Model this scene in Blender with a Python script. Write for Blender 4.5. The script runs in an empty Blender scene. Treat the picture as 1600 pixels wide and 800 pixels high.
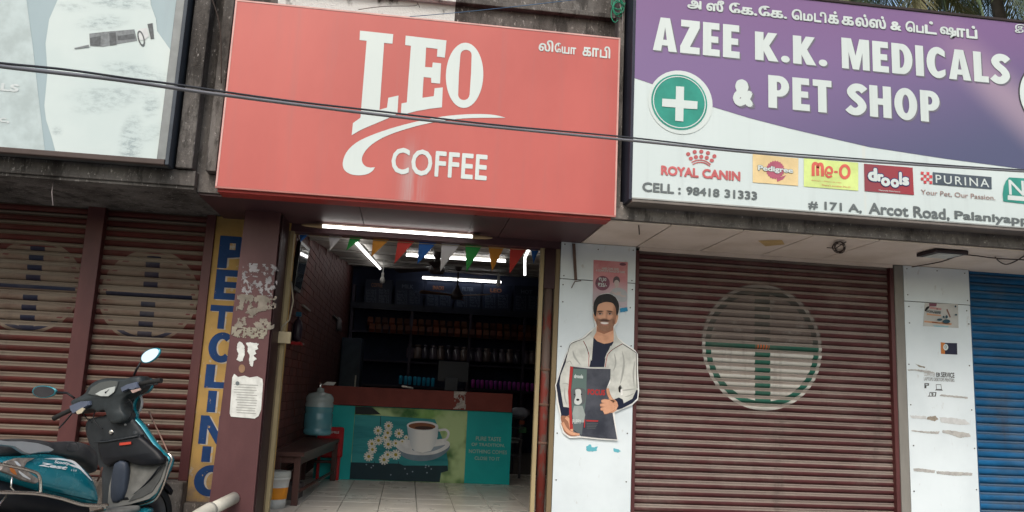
import bpy, bmesh, math, random
from mathutils import Vector, Matrix
from mathutils.geometry import tessellate_polygon
R = math.radians
random.seed(7)
SC = bpy.context.scene
COL = SC.collection

# ------------------------------------------------------------------ camera
F = 1263.0                       # focal length in photo pixels (photo is 1600 x 800)
MX = ((0.9910, 0.0661, 0.1179), (-0.1274, 0.1592, 0.9790), (0.0459, -0.9850, 0.1662))
XA = Vector((10610, 708, F)); ZA = Vector((350, -7500, F)).normalized(); YA = Vector((-164, 205, F)).normalized()
XA = YA.cross(ZA).normalized()
if XA.x < 0: XA = -XA
YA = ZA.cross(XA).normalized()
if YA.z < 0: YA = -YA
CAM = Vector((0.0, -6.5, 1.15))
def ray(px, py):
    v = Vector((px-800, py-400, F))
    return Vector((XA.dot(v), YA.dot(v), ZA.dot(v)))
def U(px, py, Y):                # point of the photo on the vertical plane y = Y
    r = ray(px, py); return CAM + r*((Y-CAM.y)/r.y)
def UZ(px, py, z):
    r = ray(px, py); return CAM + r*((z-CAM.z)/r.z)
def UX(px, py, x):
    r = ray(px, py); return CAM + r*((x-CAM.x)/r.x)
cd = bpy.data.cameras.new('camera'); cam = bpy.data.objects.new('camera', cd); COL.objects.link(cam)
cd.sensor_width = 36; cd.lens = F/1600*36; cd.clip_start = .05; cd.clip_end = 500
right = Vector((XA.x, YA.x, ZA.x)); down = Vector((XA.y, YA.y, ZA.y)); fwd = Vector((XA.z, YA.z, ZA.z))
m = Matrix((right, -down, -fwd)).transposed().to_4x4(); m.translation = CAM
cam.matrix_world = m
SC.camera = cam

# ------------------------------------------------------------------ light
SUN_EL, SUN_AZ = R(46), R(196)   # azimuth from +y clockwise; light comes from the street side
w = bpy.data.worlds.new('World'); SC.world = w; w.use_nodes = True
nt = w.node_tree; bg = nt.nodes['Background']
sky = nt.nodes.new('ShaderNodeTexSky'); sky.sky_type = 'NISHITA'; sky.sun_disc = False
sky.sun_elevation = SUN_EL; sky.sun_rotation = SUN_AZ; sky.air_density = 1.6; sky.dust_density = 3.5; sky.ozone_density = 1.0
nt.links.new(sky.outputs[0], bg.inputs[0]); bg.inputs[1].default_value = .15
sl = bpy.data.lights.new('sun', 'SUN'); sl.energy = .95; sl.angle = R(28); sl.color = (1, .985, .965)
so = bpy.data.objects.new('sun', sl); COL.objects.link(so)
d = Vector((math.sin(SUN_AZ)*math.cos(SUN_EL), math.cos(SUN_AZ)*math.cos(SUN_EL), math.sin(SUN_EL)))
so.rotation_euler = d.to_track_quat('Z', 'Y').to_euler()
SC.view_settings.view_transform = 'Standard'; SC.view_settings.look = 'None'
SC.view_settings.exposure = 0.6; SC.view_settings.gamma = 1.0
SC.cycles.max_bounces = 6

# ------------------------------------------------------------------ material helpers
class N:                          # tiny expression wrapper round shader sockets
    def __init__(s, t, k): s.t, s.k = t, k
    def _m(s, op, *o, clamp=False):
        n = s.t.nodes.new('ShaderNodeMath'); n.operation = op; n.use_clamp = clamp
        for i, v in enumerate((s,)+o):
            if isinstance(v, N): s.t.links.new(v.k, n.inputs[i])
            else: n.inputs[i].default_value = v
        return N(s.t, n.outputs[0])
    def __add__(s, o): return s._m('ADD', o)
    def __radd__(s, o): return s._m('ADD', o)
    def __sub__(s, o): return s._m('SUBTRACT', o)
    def __rsub__(s, o): return (s*-1)+o
    def __mul__(s, o): return s._m('MULTIPLY', o)
    def __rmul__(s, o): return s._m('MULTIPLY', o)
    def __truediv__(s, o): return s._m('DIVIDE', o)
    def __lt__(s, o): return s._m('LESS_THAN', o)
    def __gt__(s, o): return s._m('GREATER_THAN', o)
    def fract(s): return s._m('FRACT')
    def floor(s): return s._m('FLOOR')
    def abs(s): return s._m('ABSOLUTE')
    def sqrt(s): return s._m('SQRT')
    def max(s, o): return s._m('MAXIMUM', o)
    def min(s, o): return s._m('MINIMUM', o)
    def clamp(s): return s._m('ADD', 0.0, clamp=True)
    def smooth(s, a, b):
        n = s.t.nodes.new('ShaderNodeMapRange'); n.interpolation_type = 'SMOOTHSTEP'
        s.t.links.new(s.k, n.inputs[0]); n.inputs[1].default_value = a; n.inputs[2].default_value = b
        return N(s.t, n.outputs[0])
class Mt:
    def __init__(s, name, rough=.6, metal=0, spec=.25):
        s.m = bpy.data.materials.new(name); s.m.use_nodes = True; s.t = s.m.node_tree
        s.b = s.t.nodes['Principled BSDF']; s.b.inputs['Roughness'].default_value = rough
        s.b.inputs['Metallic'].default_value = metal; s.b.inputs['Specular IOR Level'].default_value = spec
        g = s.t.nodes.new('ShaderNodeNewGeometry'); sp = s.t.nodes.new('ShaderNodeSeparateXYZ')
        s.t.links.new(g.outputs['Position'], sp.inputs[0])
        s.pos = g.outputs['Position']; s.x, s.y, s.z = (N(s.t, sp.outputs[i]) for i in range(3))
    def noise(s, scale, detail=4, stretch=(1, 1, 1), rough=.6):
        mp = s.t.nodes.new('ShaderNodeVectorMath'); mp.operation = 'MULTIPLY'; s.t.links.new(s.pos, mp.inputs[0]); mp.inputs[1].default_value = stretch
        n = s.t.nodes.new('ShaderNodeTexNoise'); n.inputs['Scale'].default_value = scale; n.inputs['Detail'].default_value = detail; n.inputs['Roughness'].default_value = rough
        s.t.links.new(mp.outputs[0], n.inputs[0]); return N(s.t, n.outputs['Fac'])
    def blob(s, px, py, rx, ry, Y, soft=.5, tilt=0):       # soft ellipse printed on the plane y = Y (photo pixels)
        p = U(px, py, Y); k = (U(px+10, py, Y)-p).length/10; dx, dz = s.x-p.x, s.z-p.z; t_ = R(tilt)
        if tilt: dx, dz = dx*math.cos(t_)+dz*math.sin(t_), dz*math.cos(t_)-dx*math.sin(t_)
        dx = dx/(rx*k); dz = dz/(ry*k); return 1-(dx*dx+dz*dz).sqrt().smooth(1-soft, 1+soft)
    def mix(s, f, a, b):
        n = s.t.nodes.new('ShaderNodeMix'); n.data_type = 'RGBA'
        if isinstance(f, N): s.t.links.new(f.k, n.inputs[0])
        else: n.inputs[0].default_value = f
        for i, c in ((6, a), (7, b)):
            if hasattr(c, 'is_linked') or isinstance(c, bpy.types.NodeSocket): s.t.links.new(c, n.inputs[i])
            else: n.inputs[i].default_value = (*c, 1)
        return n.outputs[2]
    def col(s, c):
        if isinstance(c, bpy.types.NodeSocket): s.t.links.new(c, s.b.inputs['Base Color'])
        else: s.b.inputs['Base Color'].default_value = (*c, 1)
        return s
    def rgh(s, f): s.t.links.new(f.k, s.b.inputs['Roughness']); return s
    def bump(s, h, strength=.3, dist=.004):
        b = s.t.nodes.new('ShaderNodeBump'); b.inputs['Strength'].default_value = strength; b.inputs['Distance'].default_value = dist
        s.t.links.new(h.k, b.inputs['Height']); s.t.links.new(b.outputs[0], s.b.inputs['Normal']); return s
_mc = {}
def plain(name, c, rough=.6, metal=0, var=.25, scale=7, bump=0, spec=.25, streak=0):
    if name in _mc: return _mc[name]
    t = Mt(name, rough, metal, spec)
    k = t.noise(scale, 5, (1, 1, .25) if streak else (1, 1, 1)).smooth(.3, .72)
    t.col(t.mix(k*(var*2), c, tuple(v*.55 for v in c)))
    if bump: t.bump(t.noise(60, 3), bump)
    _mc[name] = t.m; return t.m
def emit(name, c, st):
    t = Mt(name); t.col(c); t.b.inputs['Emission Color'].default_value = (*c, 1); t.b.inputs['Emission Strength'].default_value = st; return t.m

# ------------------------------------------------------------------ mesh helpers
class MB:
    def __init__(s): s.v, s.f, s.sm = [], [], []
    def add(s, vs, fs, smooth=False):
        o = len(s.v); s.v += [tuple(v) for v in vs]; s.f += [tuple(i+o for i in f) for f in fs]; s.sm += [smooth]*len(fs); return s
    def box(s, x0, x1, y0, y1, z0, z1, bev=0):
        if bev:
            b = bev; vs = []
            bm = bmesh.new(); bmesh.ops.create_cube(bm, size=1)
            for v in bm.verts: v.co = Vector(((x0+x1)/2+v.co.x*(x1-x0), (y0+y1)/2+v.co.y*(y1-y0), (z0+z1)/2+v.co.z*(z1-z0)))
            bmesh.ops.bevel(bm, geom=bm.edges[:], offset=b, segments=2, affect='EDGES', profile=.5)
            bm.verts.index_update(); s.add([v.co[:] for v in bm.verts], [[v.index for v in f.verts] for f in bm.faces]); bm.free(); return s
        vs = [(x, y, z) for z in (z0, z1) for y in (y0, y1) for x in (x0, x1)]
        return s.add(vs, [(0, 2, 3, 1), (4, 5, 7, 6), (0, 1, 5, 4), (2, 6, 7, 3), (0, 4, 6, 2), (1, 3, 7, 5)])
    def tube(s, pts, r, n=8, cap=True):
        pts = [Vector(p) for p in pts]; rs = r if isinstance(r, (list, tuple)) else [r]*len(pts)
        vs, fs = [], []; up = None
        for i, p in enumerate(pts):
            t = (pts[min(i+1, len(pts)-1)]-pts[max(i-1, 0)]).normalized()
            if up is None: up = Vector((0, 0, 1)) if abs(t.z) < .9 else Vector((1, 0, 0))
            a = t.cross(up).normalized(); up = a.cross(t).normalized()
            for k in range(n):
                q = 2*math.pi*k/n; vs.append(p+(a*math.cos(q)+up*math.sin(q))*rs[i])
        for i in range(len(pts)-1):
            for k in range(n):
                fs.append((i*n+k, i*n+(k+1) % n, (i+1)*n+(k+1) % n, (i+1)*n+k))
        s.add(vs, fs, True)
        if cap:
            o = len(s.v)-len(vs); L = (len(pts)-1)*n
            s.f += [tuple(o+k for k in range(n))[::-1], tuple(o+L+k for k in range(n))]; s.sm += [False, False]
        return s
    def lathe(s, c, prof, n=20, axis='z'):
        c = Vector(c); vs, fs = [], []
        for r, h in prof:
            for k in range(n):
                q = 2*math.pi*k/n; a, b = r*math.cos(q), r*math.sin(q)
                vs.append(c+Vector({'z': (a, b, h), 'y': (a, h, b), 'x': (h, a, b)}[axis]))
        for i in range(len(prof)-1):
            for k in range(n): fs.append((i*n+k, i*n+(k+1) % n, (i+1)*n+(k+1) % n, (i+1)*n+k))
        return s.add(vs, fs, True)
    def loft(s, rings, cap=True, smooth=True):
        n = len(rings[0]); vs = [p for r in rings for p in r]; fs = []
        for i in range(len(rings)-1):
            for k in range(n): fs.append((i*n+k, i*n+(k+1) % n, (i+1)*n+(k+1) % n, (i+1)*n+k))
        if cap: fs += [tuple(range(n))[::-1], tuple((len(rings)-1)*n+k for k in range(n))]
        return s.add(vs, fs, smooth)
    def slab(s, pts, d, inset=0):     # polygon (3-D points) pushed along vector d, tessellated so it may be concave
        pts = [Vector(p) for p in pts]; d = Vector(d); n = len(pts)
        if inset:
            c = sum(pts, Vector())/n
            top = [c+(p-c)*(1-inset)+d for p in pts]; mid = [p+d*.6 for p in pts]; rings = [pts, mid, top]
        else: rings = [pts, [p+d for p in pts]]
        tris = tessellate_polygon([pts]); vs = [p for r in rings for p in r]; fs = []
        L = (len(rings)-1)*n
        for t in tris: fs += [tuple(t), tuple(L+i for i in t)[::-1]]
        for j in range(len(rings)-1):
            for k in range(n): fs.append((j*n+k, j*n+(k+1) % n, (j+1)*n+(k+1) % n, (j+1)*n+k))
        return s.add(vs, fs)
    def pillow(s, pts, d, fs_=((.86, 0), (.95, .12), (1, .35), (1, .8), (.93, 1)), n=2):   # rounded slab grown from a smooth outline
        pts = [Vector(p) for p in closed([tuple(p) for p in pts], n)]; d = Vector(d); c = sum(pts, Vector())/len(pts); m_ = len(pts)
        rings = [[c+(p-c)*f_+d*t for p in pts] for f_, t in fs_]
        tris = tessellate_polygon([rings[0]]); L = (len(rings)-1)*m_; vs = [p for r in rings for p in r]
        s.add(vs, [(j*m_+k, j*m_+(k+1) % m_, (j+1)*m_+(k+1) % m_, (j+1)*m_+k) for j in range(len(rings)-1) for k in range(m_)], True)
        o = len(s.v)-len(vs); s.f += [tuple(i+o for i in t) for t in tris]+[tuple(L+i+o for i in t)[::-1] for t in tris]; s.sm += [True]*(2*len(tris)); return s
    def flat(s, loops):               # planar polygon with holes, loops of 3-D points
        loops = [[Vector(p) for p in l] for l in loops]
        vs = [p for l in loops for p in l]
        return s.add(vs, [tuple(t) for t in tessellate_polygon(loops)])
    def mesh(s, name, m=None):
        me = bpy.data.meshes.new(name); me.from_pydata(s.v, [], s.f)
        me.polygons.foreach_set('use_smooth', s.sm)
        if m: me.materials.append(m)
        bm = bmesh.new(); bm.from_mesh(me); bmesh.ops.recalc_face_normals(bm, faces=bm.faces); bm.to_mesh(me); bm.free()
        me.update(); return me
    def build(s, name, m, parent=None, label=None, **k):
        o = bpy.data.objects.new(name, s.mesh(name, m)); COL.objects.link(o)
        if parent is not None:
            o.parent = parent
            if parent.type == 'EMPTY' and not parent.get('local_parts'): o.matrix_parent_inverse = parent.matrix_basis.inverted()
        if label: o['label'] = label
        for a, b in k.items(): o[a] = b
        return o
def tag(o, label, cat, group=None):
    o['label'] = label; o['category'] = cat
    if group: o['group'] = group
    return o
def thing(name, label, cat, loc=(0, 0, 0), rot=(0, 0, 0), group=None):
    o = bpy.data.objects.new(name, None); COL.objects.link(o); o.location = loc; o.rotation_euler = rot; o.empty_display_size = .1
    tag(o, label, cat, group); bpy.context.view_layer.update(); return o
def struct(o): o['kind'] = 'structure'; return o
def copytree(o, parent=None, dx=(0, 0, 0)):
    c = o.copy(); COL.objects.link(c); c.parent = parent
    if parent is None: c.location = Vector(o.location)+Vector(dx)
    for ch in [x for x in bpy.data.objects if x.parent == o]:
        k = copytree(ch, c); k.matrix_parent_inverse = ch.matrix_parent_inverse.copy()
    return c
def P(pxs, Y): return [U(x, y, Y) for x, y in pxs]
def Z(ox, oy, s): return lambda *q: [(ox+x/s, oy+y/s) for x, y in q]
def art(name, m, par, Y, *loops, label=None):      # flat print: loops given in photo pixels, laid on the sign's own plane
    return MB().flat([P(l, Y) for l in loops]).build(name, m, par, label)
def ell(cx, cy, rx, ry, n=28, a0=0, a1=360, tilt=0):
    out = []
    for k in range(n+(a1-a0 < 360)):
        q = R(a0+(a1-a0)*k/n); x, y = rx*math.cos(q), ry*math.sin(q); t = R(tilt)
        out.append((cx+x*math.cos(t)-y*math.sin(t), cy+x*math.sin(t)+y*math.cos(t)))
    return out
def spline(pts, k=5):                # Catmull-Rom through points (2-D)
    n = len(pts); out = []
    for i in range(n-1):
        p0, p1, p2, p3 = pts[max(i-1, 0)], pts[i], pts[i+1], pts[min(i+2, n-1)]
        for j in range(k):
            t = j/k
            out.append(tuple(.5*((2*p1[a])+(-p0[a]+p2[a])*t+(2*p0[a]-5*p1[a]+4*p2[a]-p3[a])*t*t+(-p0[a]+3*p1[a]-3*p2[a]+p3[a])*t**3) for a in range(len(p1))))
    return out+[tuple(pts[-1])]
def closed(pts, k=4):
    n = len(pts); q = spline([pts[-1]]+list(pts)+[pts[0], pts[1]], k); return q[k:-k-1+0]
def ribbon(path, w):                 # 2-D stroke outline; w width or list
    n = len(path); ws = w if isinstance(w, (list, tuple)) else [w]*n; a, b = [], []
    for i, p in enumerate(path):
        q0, q1 = path[max(i-1, 0)], path[min(i+1, n-1)]; dx, dy = q1[0]-q0[0], q1[1]-q0[1]; L = math.hypot(dx, dy) or 1
        nx, ny = -dy/L*ws[i]/2, dx/L*ws[i]/2; a.append((p[0]+nx, p[1]+ny)); b.append((p[0]-nx, p[1]-ny))
    return a+b[::-1]
# lettering ---------------------------------------------------------
def place2d(tris_verts, tris, bl, tr, Y, name, m, par, shift=(0, 0, 0), label=None):
    xs = [v[0] for v in tris_verts]; zs = [v[1] for v in tris_verts]
    a, b = U(*bl, Y), U(*tr, Y); x0, x1, z0, z1 = min(xs), max(xs), min(zs), max(zs)
    vs = [(a.x+(v[0]-x0)/(x1-x0)*(b.x-a.x)+shift[0], Y+shift[1]+(v[2] if len(v) > 2 else 0), a.z+(v[1]-z0)/(z1-z0)*(b.z-a.z)+shift[2]) for v in tris_verts]
    return MB().add(vs, tris).build(name, m, par, label)
def text(s, bl, tr, Y, m, par, off=0, name='lettering', shift=(0, 0, 0), spacing=1, label=None):
    c = bpy.data.curves.new('t', 'FONT'); c.body = s; c.offset = 0; c.fill_mode = 'FRONT'; c.space_character = spacing; c.resolution_u = 8 if any(ord(q) > 0xB00 for q in s) else 3
    o = bpy.data.objects.new('t', c); COL.objects.link(o); bpy.context.view_layer.update()
    ev = o.evaluated_get(bpy.context.evaluated_depsgraph_get()); me = ev.to_mesh()
    vs = [v.co[:2] for v in me.vertices]; fs = [tuple(p.vertices) for p in me.polygons]; ev.to_mesh_clear()
    bpy.data.objects.remove(o); bpy.data.curves.remove(c)
    if any(ord(q) > 0xB00 for q in s):            # overlapping contours in these glyphs: give every triangle its own depth
        v0 = vs; vs, f0, fs = [], fs, []
        for k_, f_ in enumerate(f0):
            o_ = len(vs); vs += [(v0[i][0], v0[i][1], -.00003*(k_ % 5)) for i in f_]; fs.append(tuple(range(o_, o_+len(f_))))
    b_ = off
    if b_ > 0:                       # heavier weight: shifted copies, each a hair further out
        v0, f0 = list(vs), list(fs); vs, fs = [], []; dirs = [(1, 0), (-1, 0), (0, 1), (0, -1), (.7, .7), (-.7, .7), (.7, -.7), (-.7, -.7)]
        for k_, (dx, dy) in enumerate(dirs):
            o_ = len(vs); vs += [(v[0]+dx*b_, v[1]+dy*b_, -.00015*k_+(v[2] if len(v) > 2 else 0)) for v in v0]; fs += [tuple(i+o_ for i in f_) for f_ in f0]
    return place2d(vs, fs, bl, tr, Y, name, m, par, shift, label)
def arc(cx, cy, rx, ry, a0, a1, n=10): return [(cx+rx*math.cos(R(a0+(a1-a0)*i/n)), cy+ry*math.sin(R(a0+(a1-a0)*i/n))) for i in range(n+1)]
def bold(ch):                        # heavy condensed capitals, cap height 1; returns (width, [loops...] groups)
    t = .235; h = .17
    if ch == 'A': return .66, [[[(0, 0), (.2, 1), (.46, 1), (.66, 0), (.43, 0), (.405, .17), (.25, .17), (.225, 0)], [(.278, .34), (.38, .34), (.33, .72)]]]
    if ch == 'Z': return .54, [[[(0, 0), (.54, 0), (.54, .2), (.27, .2), (.54, .8), (.54, 1), (.02, 1), (.02, .8), (.26, .8), (0, .2)]]]
    if ch == 'E': return .47, [[[(0, 0), (.47, 0), (.47, .2), (t, .2), (t, .4), (.43, .4), (.43, .59), (t, .59), (t, .8), (.46, .8), (.46, 1), (0, 1)]]]
    if ch == 'K': return .62, [[[(0, 0), (t, 0), (t, .34), (.37, 0), (.64, 0), (.39, .54), (.61, 1), (.36, 1), (t, .7), (t, 1), (0, 1)]]]
    if ch == '.': return .24, [[ell(.12, .12, .12, .12, 14)]]
    if ch == 'M': return .8, [[[(0, 0), (.2, 0), (.2, .55), (.31, 0), (.49, 0), (.6, .55), (.6, 0), (.8, 0), (.8, 1), (.52, 1), (.4, .45), (.28, 1), (0, 1)]]]
    if ch == 'I': return .235, [[[(0, 0), (t, 0), (t, 1), (0, 1)]]]
    if ch == 'L': return .44, [[[(0, 0), (.44, 0), (.44, .2), (t, .2), (t, 1), (0, 1)]]]
    if ch == 'T': return .52, [[[(.14, 0), (.14+t, 0), (.14+t, .8), (.52, .8), (.52, 1), (0, 1), (0, .8), (.14, .8)]]]
    if ch == 'H': return .62, [[[(0, 0), (t, 0), (t, .4), (.62-t, .4), (.62-t, 0), (.62, 0), (.62, 1), (.62-t, 1), (.62-t, .6), (t, .6), (t, 1), (0, 1)]]]
    if ch == 'P': return .57, [[[(0, 0), (t, 0), (t, .36)]+arc(.3, .68, .27, .32, -90, 90)+[(0, 1)], [(t, .55)]+arc(.28, .68, .075, .13, -90, 90, 6)+[(t, .81)]]]
    if ch == 'D': return .61, [[[(0, 0)]+[(.2, 0)]+arc(.3, .5, .31, .5, -80, 80, 14)+[(.2, 1), (0, 1)], [(t, .2)]+arc(.26, .5, .11, .3, -80, 80, 8)+[(t, .8)]]]
    if ch == 'O': return .66, [[ell(.33, .5, .33, .515, 28), ell(.33, .5, .1, .3, 20)]]
    if ch == 'C': return .56, [[arc(.33, .5, .33, .515, 48, 312, 22)+[(.55, .3)]+arc(.34, .5, .1, .3, 290, 70, 12)+[(.55, .7)]]]
    if ch == 'S': return .56, [[ribbon(spline([(.51, .78), (.4, .875), (.24, .875), (.125, .74), (.2, .6), (.37, .45), (.44, .28), (.32, .13), (.16, .12), (.03, .22)], 4), .235)]]
    if ch == '&': return .72, [[ribbon(spline([(.66, .06), (.42, .42), (.24, .7), (.3, .88), (.42, .82), (.4, .66), (.2, .5), (.1, .3), (.2, .12), (.38, .12), (.52, .3), (.58, .5)], 4), .17)]]
    return .3, []
def boldtext(s, bl, tr, Y, m, par, name='lettering', gap=.07, shift=(0, 0, 0), label=None):
    x = 0; vs, fs = [], []
    for ch in s:
        w_, gl = bold(ch)
        for loops in gl:
            o = len(vs); pts = [(p[0]+x, p[1]) for l in loops for p in l]
            tr_ = tessellate_polygon([[Vector((p[0]+x, p[1], 0)) for p in l] for l in loops])
            vs += pts; fs += [tuple(i+o for i in t) for t in tr_]
        x += w_+gap
    return place2d(vs, fs, bl, tr, Y, name, m, par, shift, label)
# ================================================================== SETTING
def concrete(name, lo, hi, streak=True, patch=None):
    t = Mt(name, .92, 0, .2)
    k = t.noise(2.2, 8, (1, 1, .35 if streak else 1), .7).smooth(.3, .7)
    base = t.mix(k, lo, hi)
    sp = t.noise(44, 7, (1, 1, .45), .8).smooth(.57, .68)
    base = t.mix(sp*.75, base, tuple(min(1, v*2.6+.06) for v in hi))
    dk = t.noise(9, 6, (1, 1, .3), .7).smooth(.5, .62)
    base = t.mix(dk*.6, base, tuple(v*.35 for v in lo))
    if patch:
        pm = ((t.x > patch[0])*(t.x < patch[1])*(t.z > patch[2]))*t.noise(7, 6, (1, 1, .6)).smooth(.34, .48)
        base = t.mix(pm*.92, base, (.60, .62, .61))
    t.col(base); t.bump(t.noise(35, 8, rough=.7), .8, .012)
    return t.m
m_conc = concrete('stained_concrete', (.045, .04, .037), (.17, .158, .15), patch=(-1.12, .17, 3.4))
m_fascia = concrete('fascia_concrete', (.10, .09, .085), (.27, .25, .235), False)
def ground_mat():
    t = Mt('ground_concrete', .9, 0, .2)
    t.col(t.mix(t.noise(1.3, 8).smooth(.3, .7), (.27, .25, .225), (.36, .34, .31))); t.bump(t.noise(40, 6), .4, .006); return t.m
m_ground = ground_mat()
struct(MB().box(-90, 90, -90, 90, -.3, -.16).build('road', plain('asphalt', (.10, .098, .095), .9, bump=.4)))
struct(MB().box(-14, 16, -2.4, 9.4, -.155, 0, bev=.02).build('pavement', m_ground))
struct(MB().box(-14, 16, -2.56, -2.405, -.155, .012, bev=.015).build('kerb', m_fascia))
plinth = struct(MB().box(-4.7, -1.58, -.13, .14, .002, .385, bev=.012).box(-1.578, -1.28, -.06, .14, .002, .235, bev=.01).build('plinth', concrete('plinth_concrete', (.10, .085, .075), (.2, .175, .155), False)))

# shop floor with tiles -------------------------------------------------
def tile_mat():
    t = Mt('beige_floor_tile', .28, 0, .5)
    n = t.noise(3, 5); t.col(t.mix(n.smooth(.3, .7), (.68, .65, .59), (.52, .49, .44))); t.rgh(n*.3+.15); return t.m
m_tile = tile_mat(); m_grout = plain('grout', (.08, .07, .065), .9)
fl = struct(MB().box(-1.2, 2.45, .431, 8.24, .01, .09).box(-1.2, 1.185, -.12, .43, .01, .0899).build('shop_floor', m_grout))
T = .335; tm = MB().box(0, T-.006, 0, T-.006, 0, .011, bev=.002).mesh('tile', m_tile)
for j in range(13):
    for i in range(10):
        if i > 6 and j < 2: continue
        o = bpy.data.objects.new('tile', tm); COL.objects.link(o); o.parent = fl
        o.location = (-1.18+i*T, -.1+j*T, .089+random.uniform(-.0006, .0006))

# ------------------------------------------------------------------ the building: walls, slabs, soffits
bld = thing('shop_building', 'long single storey row of shops with black-stained concrete parapet and deep canopy slab', 'building', (0, 3, 0))
m_soff = Mt('beige_soffit_paint', .75, 0, .3)
m_soff.col(m_soff.mix(m_soff.noise(3, 6).smooth(.35, .75)*.55, (.66, .575, .51), (.46, .38, .31))); m_soff = m_soff.m
m_marP = Mt('maroon_sheet', .33, 0, .5)
k = m_marP.noise(4, 6); m_marP.col(m_marP.mix(k.smooth(.35, .7), (.045, .016, .020), (.075, .028, .033))); m_marP.rgh(k*.2+.45); m_marP = m_marP.m
MB().box(-4.7, 1.52, -.80, -.6, 2.545, 4.75).build('parapet_wall', m_conc, bld)
MB().box(1.522, 6.6, -.80, -.6, 2.545, 3.95).build('parapet_wall', m_conc, bld)
MB().box(-4.7, -1.53, -.9, .42, 2.435, 2.543, bev=.006).build('canopy_slab', m_conc, bld)
MB().box(1.36, 6.6, -.935, .3, 2.415, 2.543, bev=.006).build('canopy_slab', m_fascia, bld)
MB().box(-1.528, 1.358, -.82, 0.2, 2.415, 2.543).build('canopy_slab', m_conc, bld)
MB().box(-1.66, -1.55, -.93, -.802, 2.55, 4.7, bev=.008).build('pilaster', m_conc, bld)
MB().box(-1.47, -1.40, -.90, -.802, 2.55, 4.7, bev=.006).build('pilaster', m_conc, bld)
MB().box(1.395, 1.44, -.94, -.802, 2.5, 4.7, bev=.006).build('pilaster', m_conc, bld)
MB().box(-4.7, 6.6, -.6, 9, 3.5, 3.62).build('roof', m_conc, bld)  # unseen slab over the whole row, added to keep stray light out
# ledge seen above the red sign
MB().box(-1.39, 1.39, -.86, -.802, 3.99, 4.03, bev=.006).build('ledge', m_conc, bld)
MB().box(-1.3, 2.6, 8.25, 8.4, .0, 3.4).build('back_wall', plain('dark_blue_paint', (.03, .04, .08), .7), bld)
# roof of the shop, rising towards the back
c0, c1 = 2.445, 3.265
MB().loft([[(-1.12, .02, c0), (2.5, .44, c0+.03), (2.5, .44, c0+.13), (-1.12, .02, c0+.1)], [(-1.12, 8.25, c1), (2.5, 8.25, c1), (2.5, 8.25, c1+.1), (-1.12, 8.25, c1+.1)]], smooth=False).build('ceiling', plain('ceiling_paint', (.52, .49, .45), .55, var=.2), bld)
for yy in (1.9, 3.6, 5.3, 7.0):
    zc = c0+(c1-c0)*yy/8.25
    MB().box(-1.1, 2.4, yy, yy+.05, zc-.03, zc+.01).build('ceiling_beam', plain('ceiling_paint_dark', (.30, .28, .26), .6), bld)
MB().box(2.42, 2.56, .44, 8.25, 0, 3.3).build('side_wall', plain('side_wall_paint', (.13, .06, .06), .6), bld)
MB().box(-4.7, -1.32, .3, .42, .0, 2.43).build('back_wall', m_conc, bld)
MB().box(1.84, 6.6, .3, .42, .0, 2.41).build('back_wall', m_conc, bld)
MB().box(-1.0, 1.18, 0.0, .14, 2.335, 2.412).build('lintel', m_marP, bld)
# maroon soffit sheets under the red sign
xs = [-1.525, -.42, .66, 1.352]
for a, b in zip(xs, xs[1:]): MB().box(a+.003, b-.003, -.80, -.002, 2.398, 2.412).build('soffit_panel', m_marP, bld)
MB().box(.40, .418, -.80, -.002, 2.392, 2.397).build('seam_strip', m_marP, bld)
# beige soffit sheets right of it
xs = [1.36, 1.835, 2.39, 2.93, 3.46, 6.58]
for a, b in zip(xs, xs[1:]): MB().box(a+.006, b-.006, -.90, .1, 2.402, 2.413, bev=.002).build('soffit_panel', m_soff, bld)
MB().box(-4.7, -1.535, -.88, .2, 2.415, 2.434).build('soffit_panel', m_conc, bld)
MB().box(1.86, 4.13, .0, .03, 2.372, 2.401).build('lintel', m_soff, bld)

# ------------------------------------------------------------------ pillars
m_white = Mt('white_cladding', .42, 0, .4)
a_ = m_white.noise(1.7, 7).smooth(.35, .75); b_ = m_white.noise(14, 6, (1, 1, .5)).smooth(.62, .72)
m_white.col(m_white.mix(b_*.45, m_white.mix(a_*.6, (.65, .715, .745), (.50, .56, .59)), (.35, .33, .30))); m_white = m_white.m
m_screw = plain('screw', (.10, .09, .085), .5, .5)
def pillar(name, label, x0, x1, zj, y0=0):
    p = thing(name, label, 'pillar', ((x0+x1)/2, .1, 0))
    MB().box(x0+.004, x1-.004, y0+.012, .3, 0, 2.398).build('core', m_fascia, p)
    MB().box(x0, x1, y0, y0+.010, .0, zj-.003, bev=.001).build('cladding_panel', m_white, p)
    MB().box(x0, x1, y0-.003, y0+.010, zj+.003, 2.398, bev=.001).build('cladding_panel', m_white, p)
    sm = None
    for z in [.15, .5, .85, 1.2, 1.55, 1.9, zj-.04, zj+.04, 2.36]:
        for x in (x0+.03, x1-.03, (x0+x1)/2):
            if x == (x0+x1)/2 and z not in (zj-.04, 2.36): continue
            if sm is None:
                sm = MB().lathe((0, 0, 0), [(.0055, 0), (.0055, -.0028), (0.0001, -.004)], 8, 'y').mesh('screw', m_screw)
            o = bpy.data.objects.new('screw', sm); COL.objects.link(o); o.parent = p; o.location = Vector((x+random.uniform(-.01, .01), y0-.002, z+random.uniform(-.02, .02)))-p.location
    return p
pil1 = pillar('clad_pillar', 'white clad pillar carrying the cut-out of a man between coffee shop door and maroon shutter', 1.19, 1.826, 2.09)
pil2 = pillar('clad_pillar', 'white clad pillar with small stickers beside the blue shutter', 4.228, 4.845, 2.086)
MB().box(4.142, 4.224, -.002, .3, 0, 2.398, bev=.003).build('return_panel', plain('grey_board', (.23, .22, .20), .8, streak=1), pil2)
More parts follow.
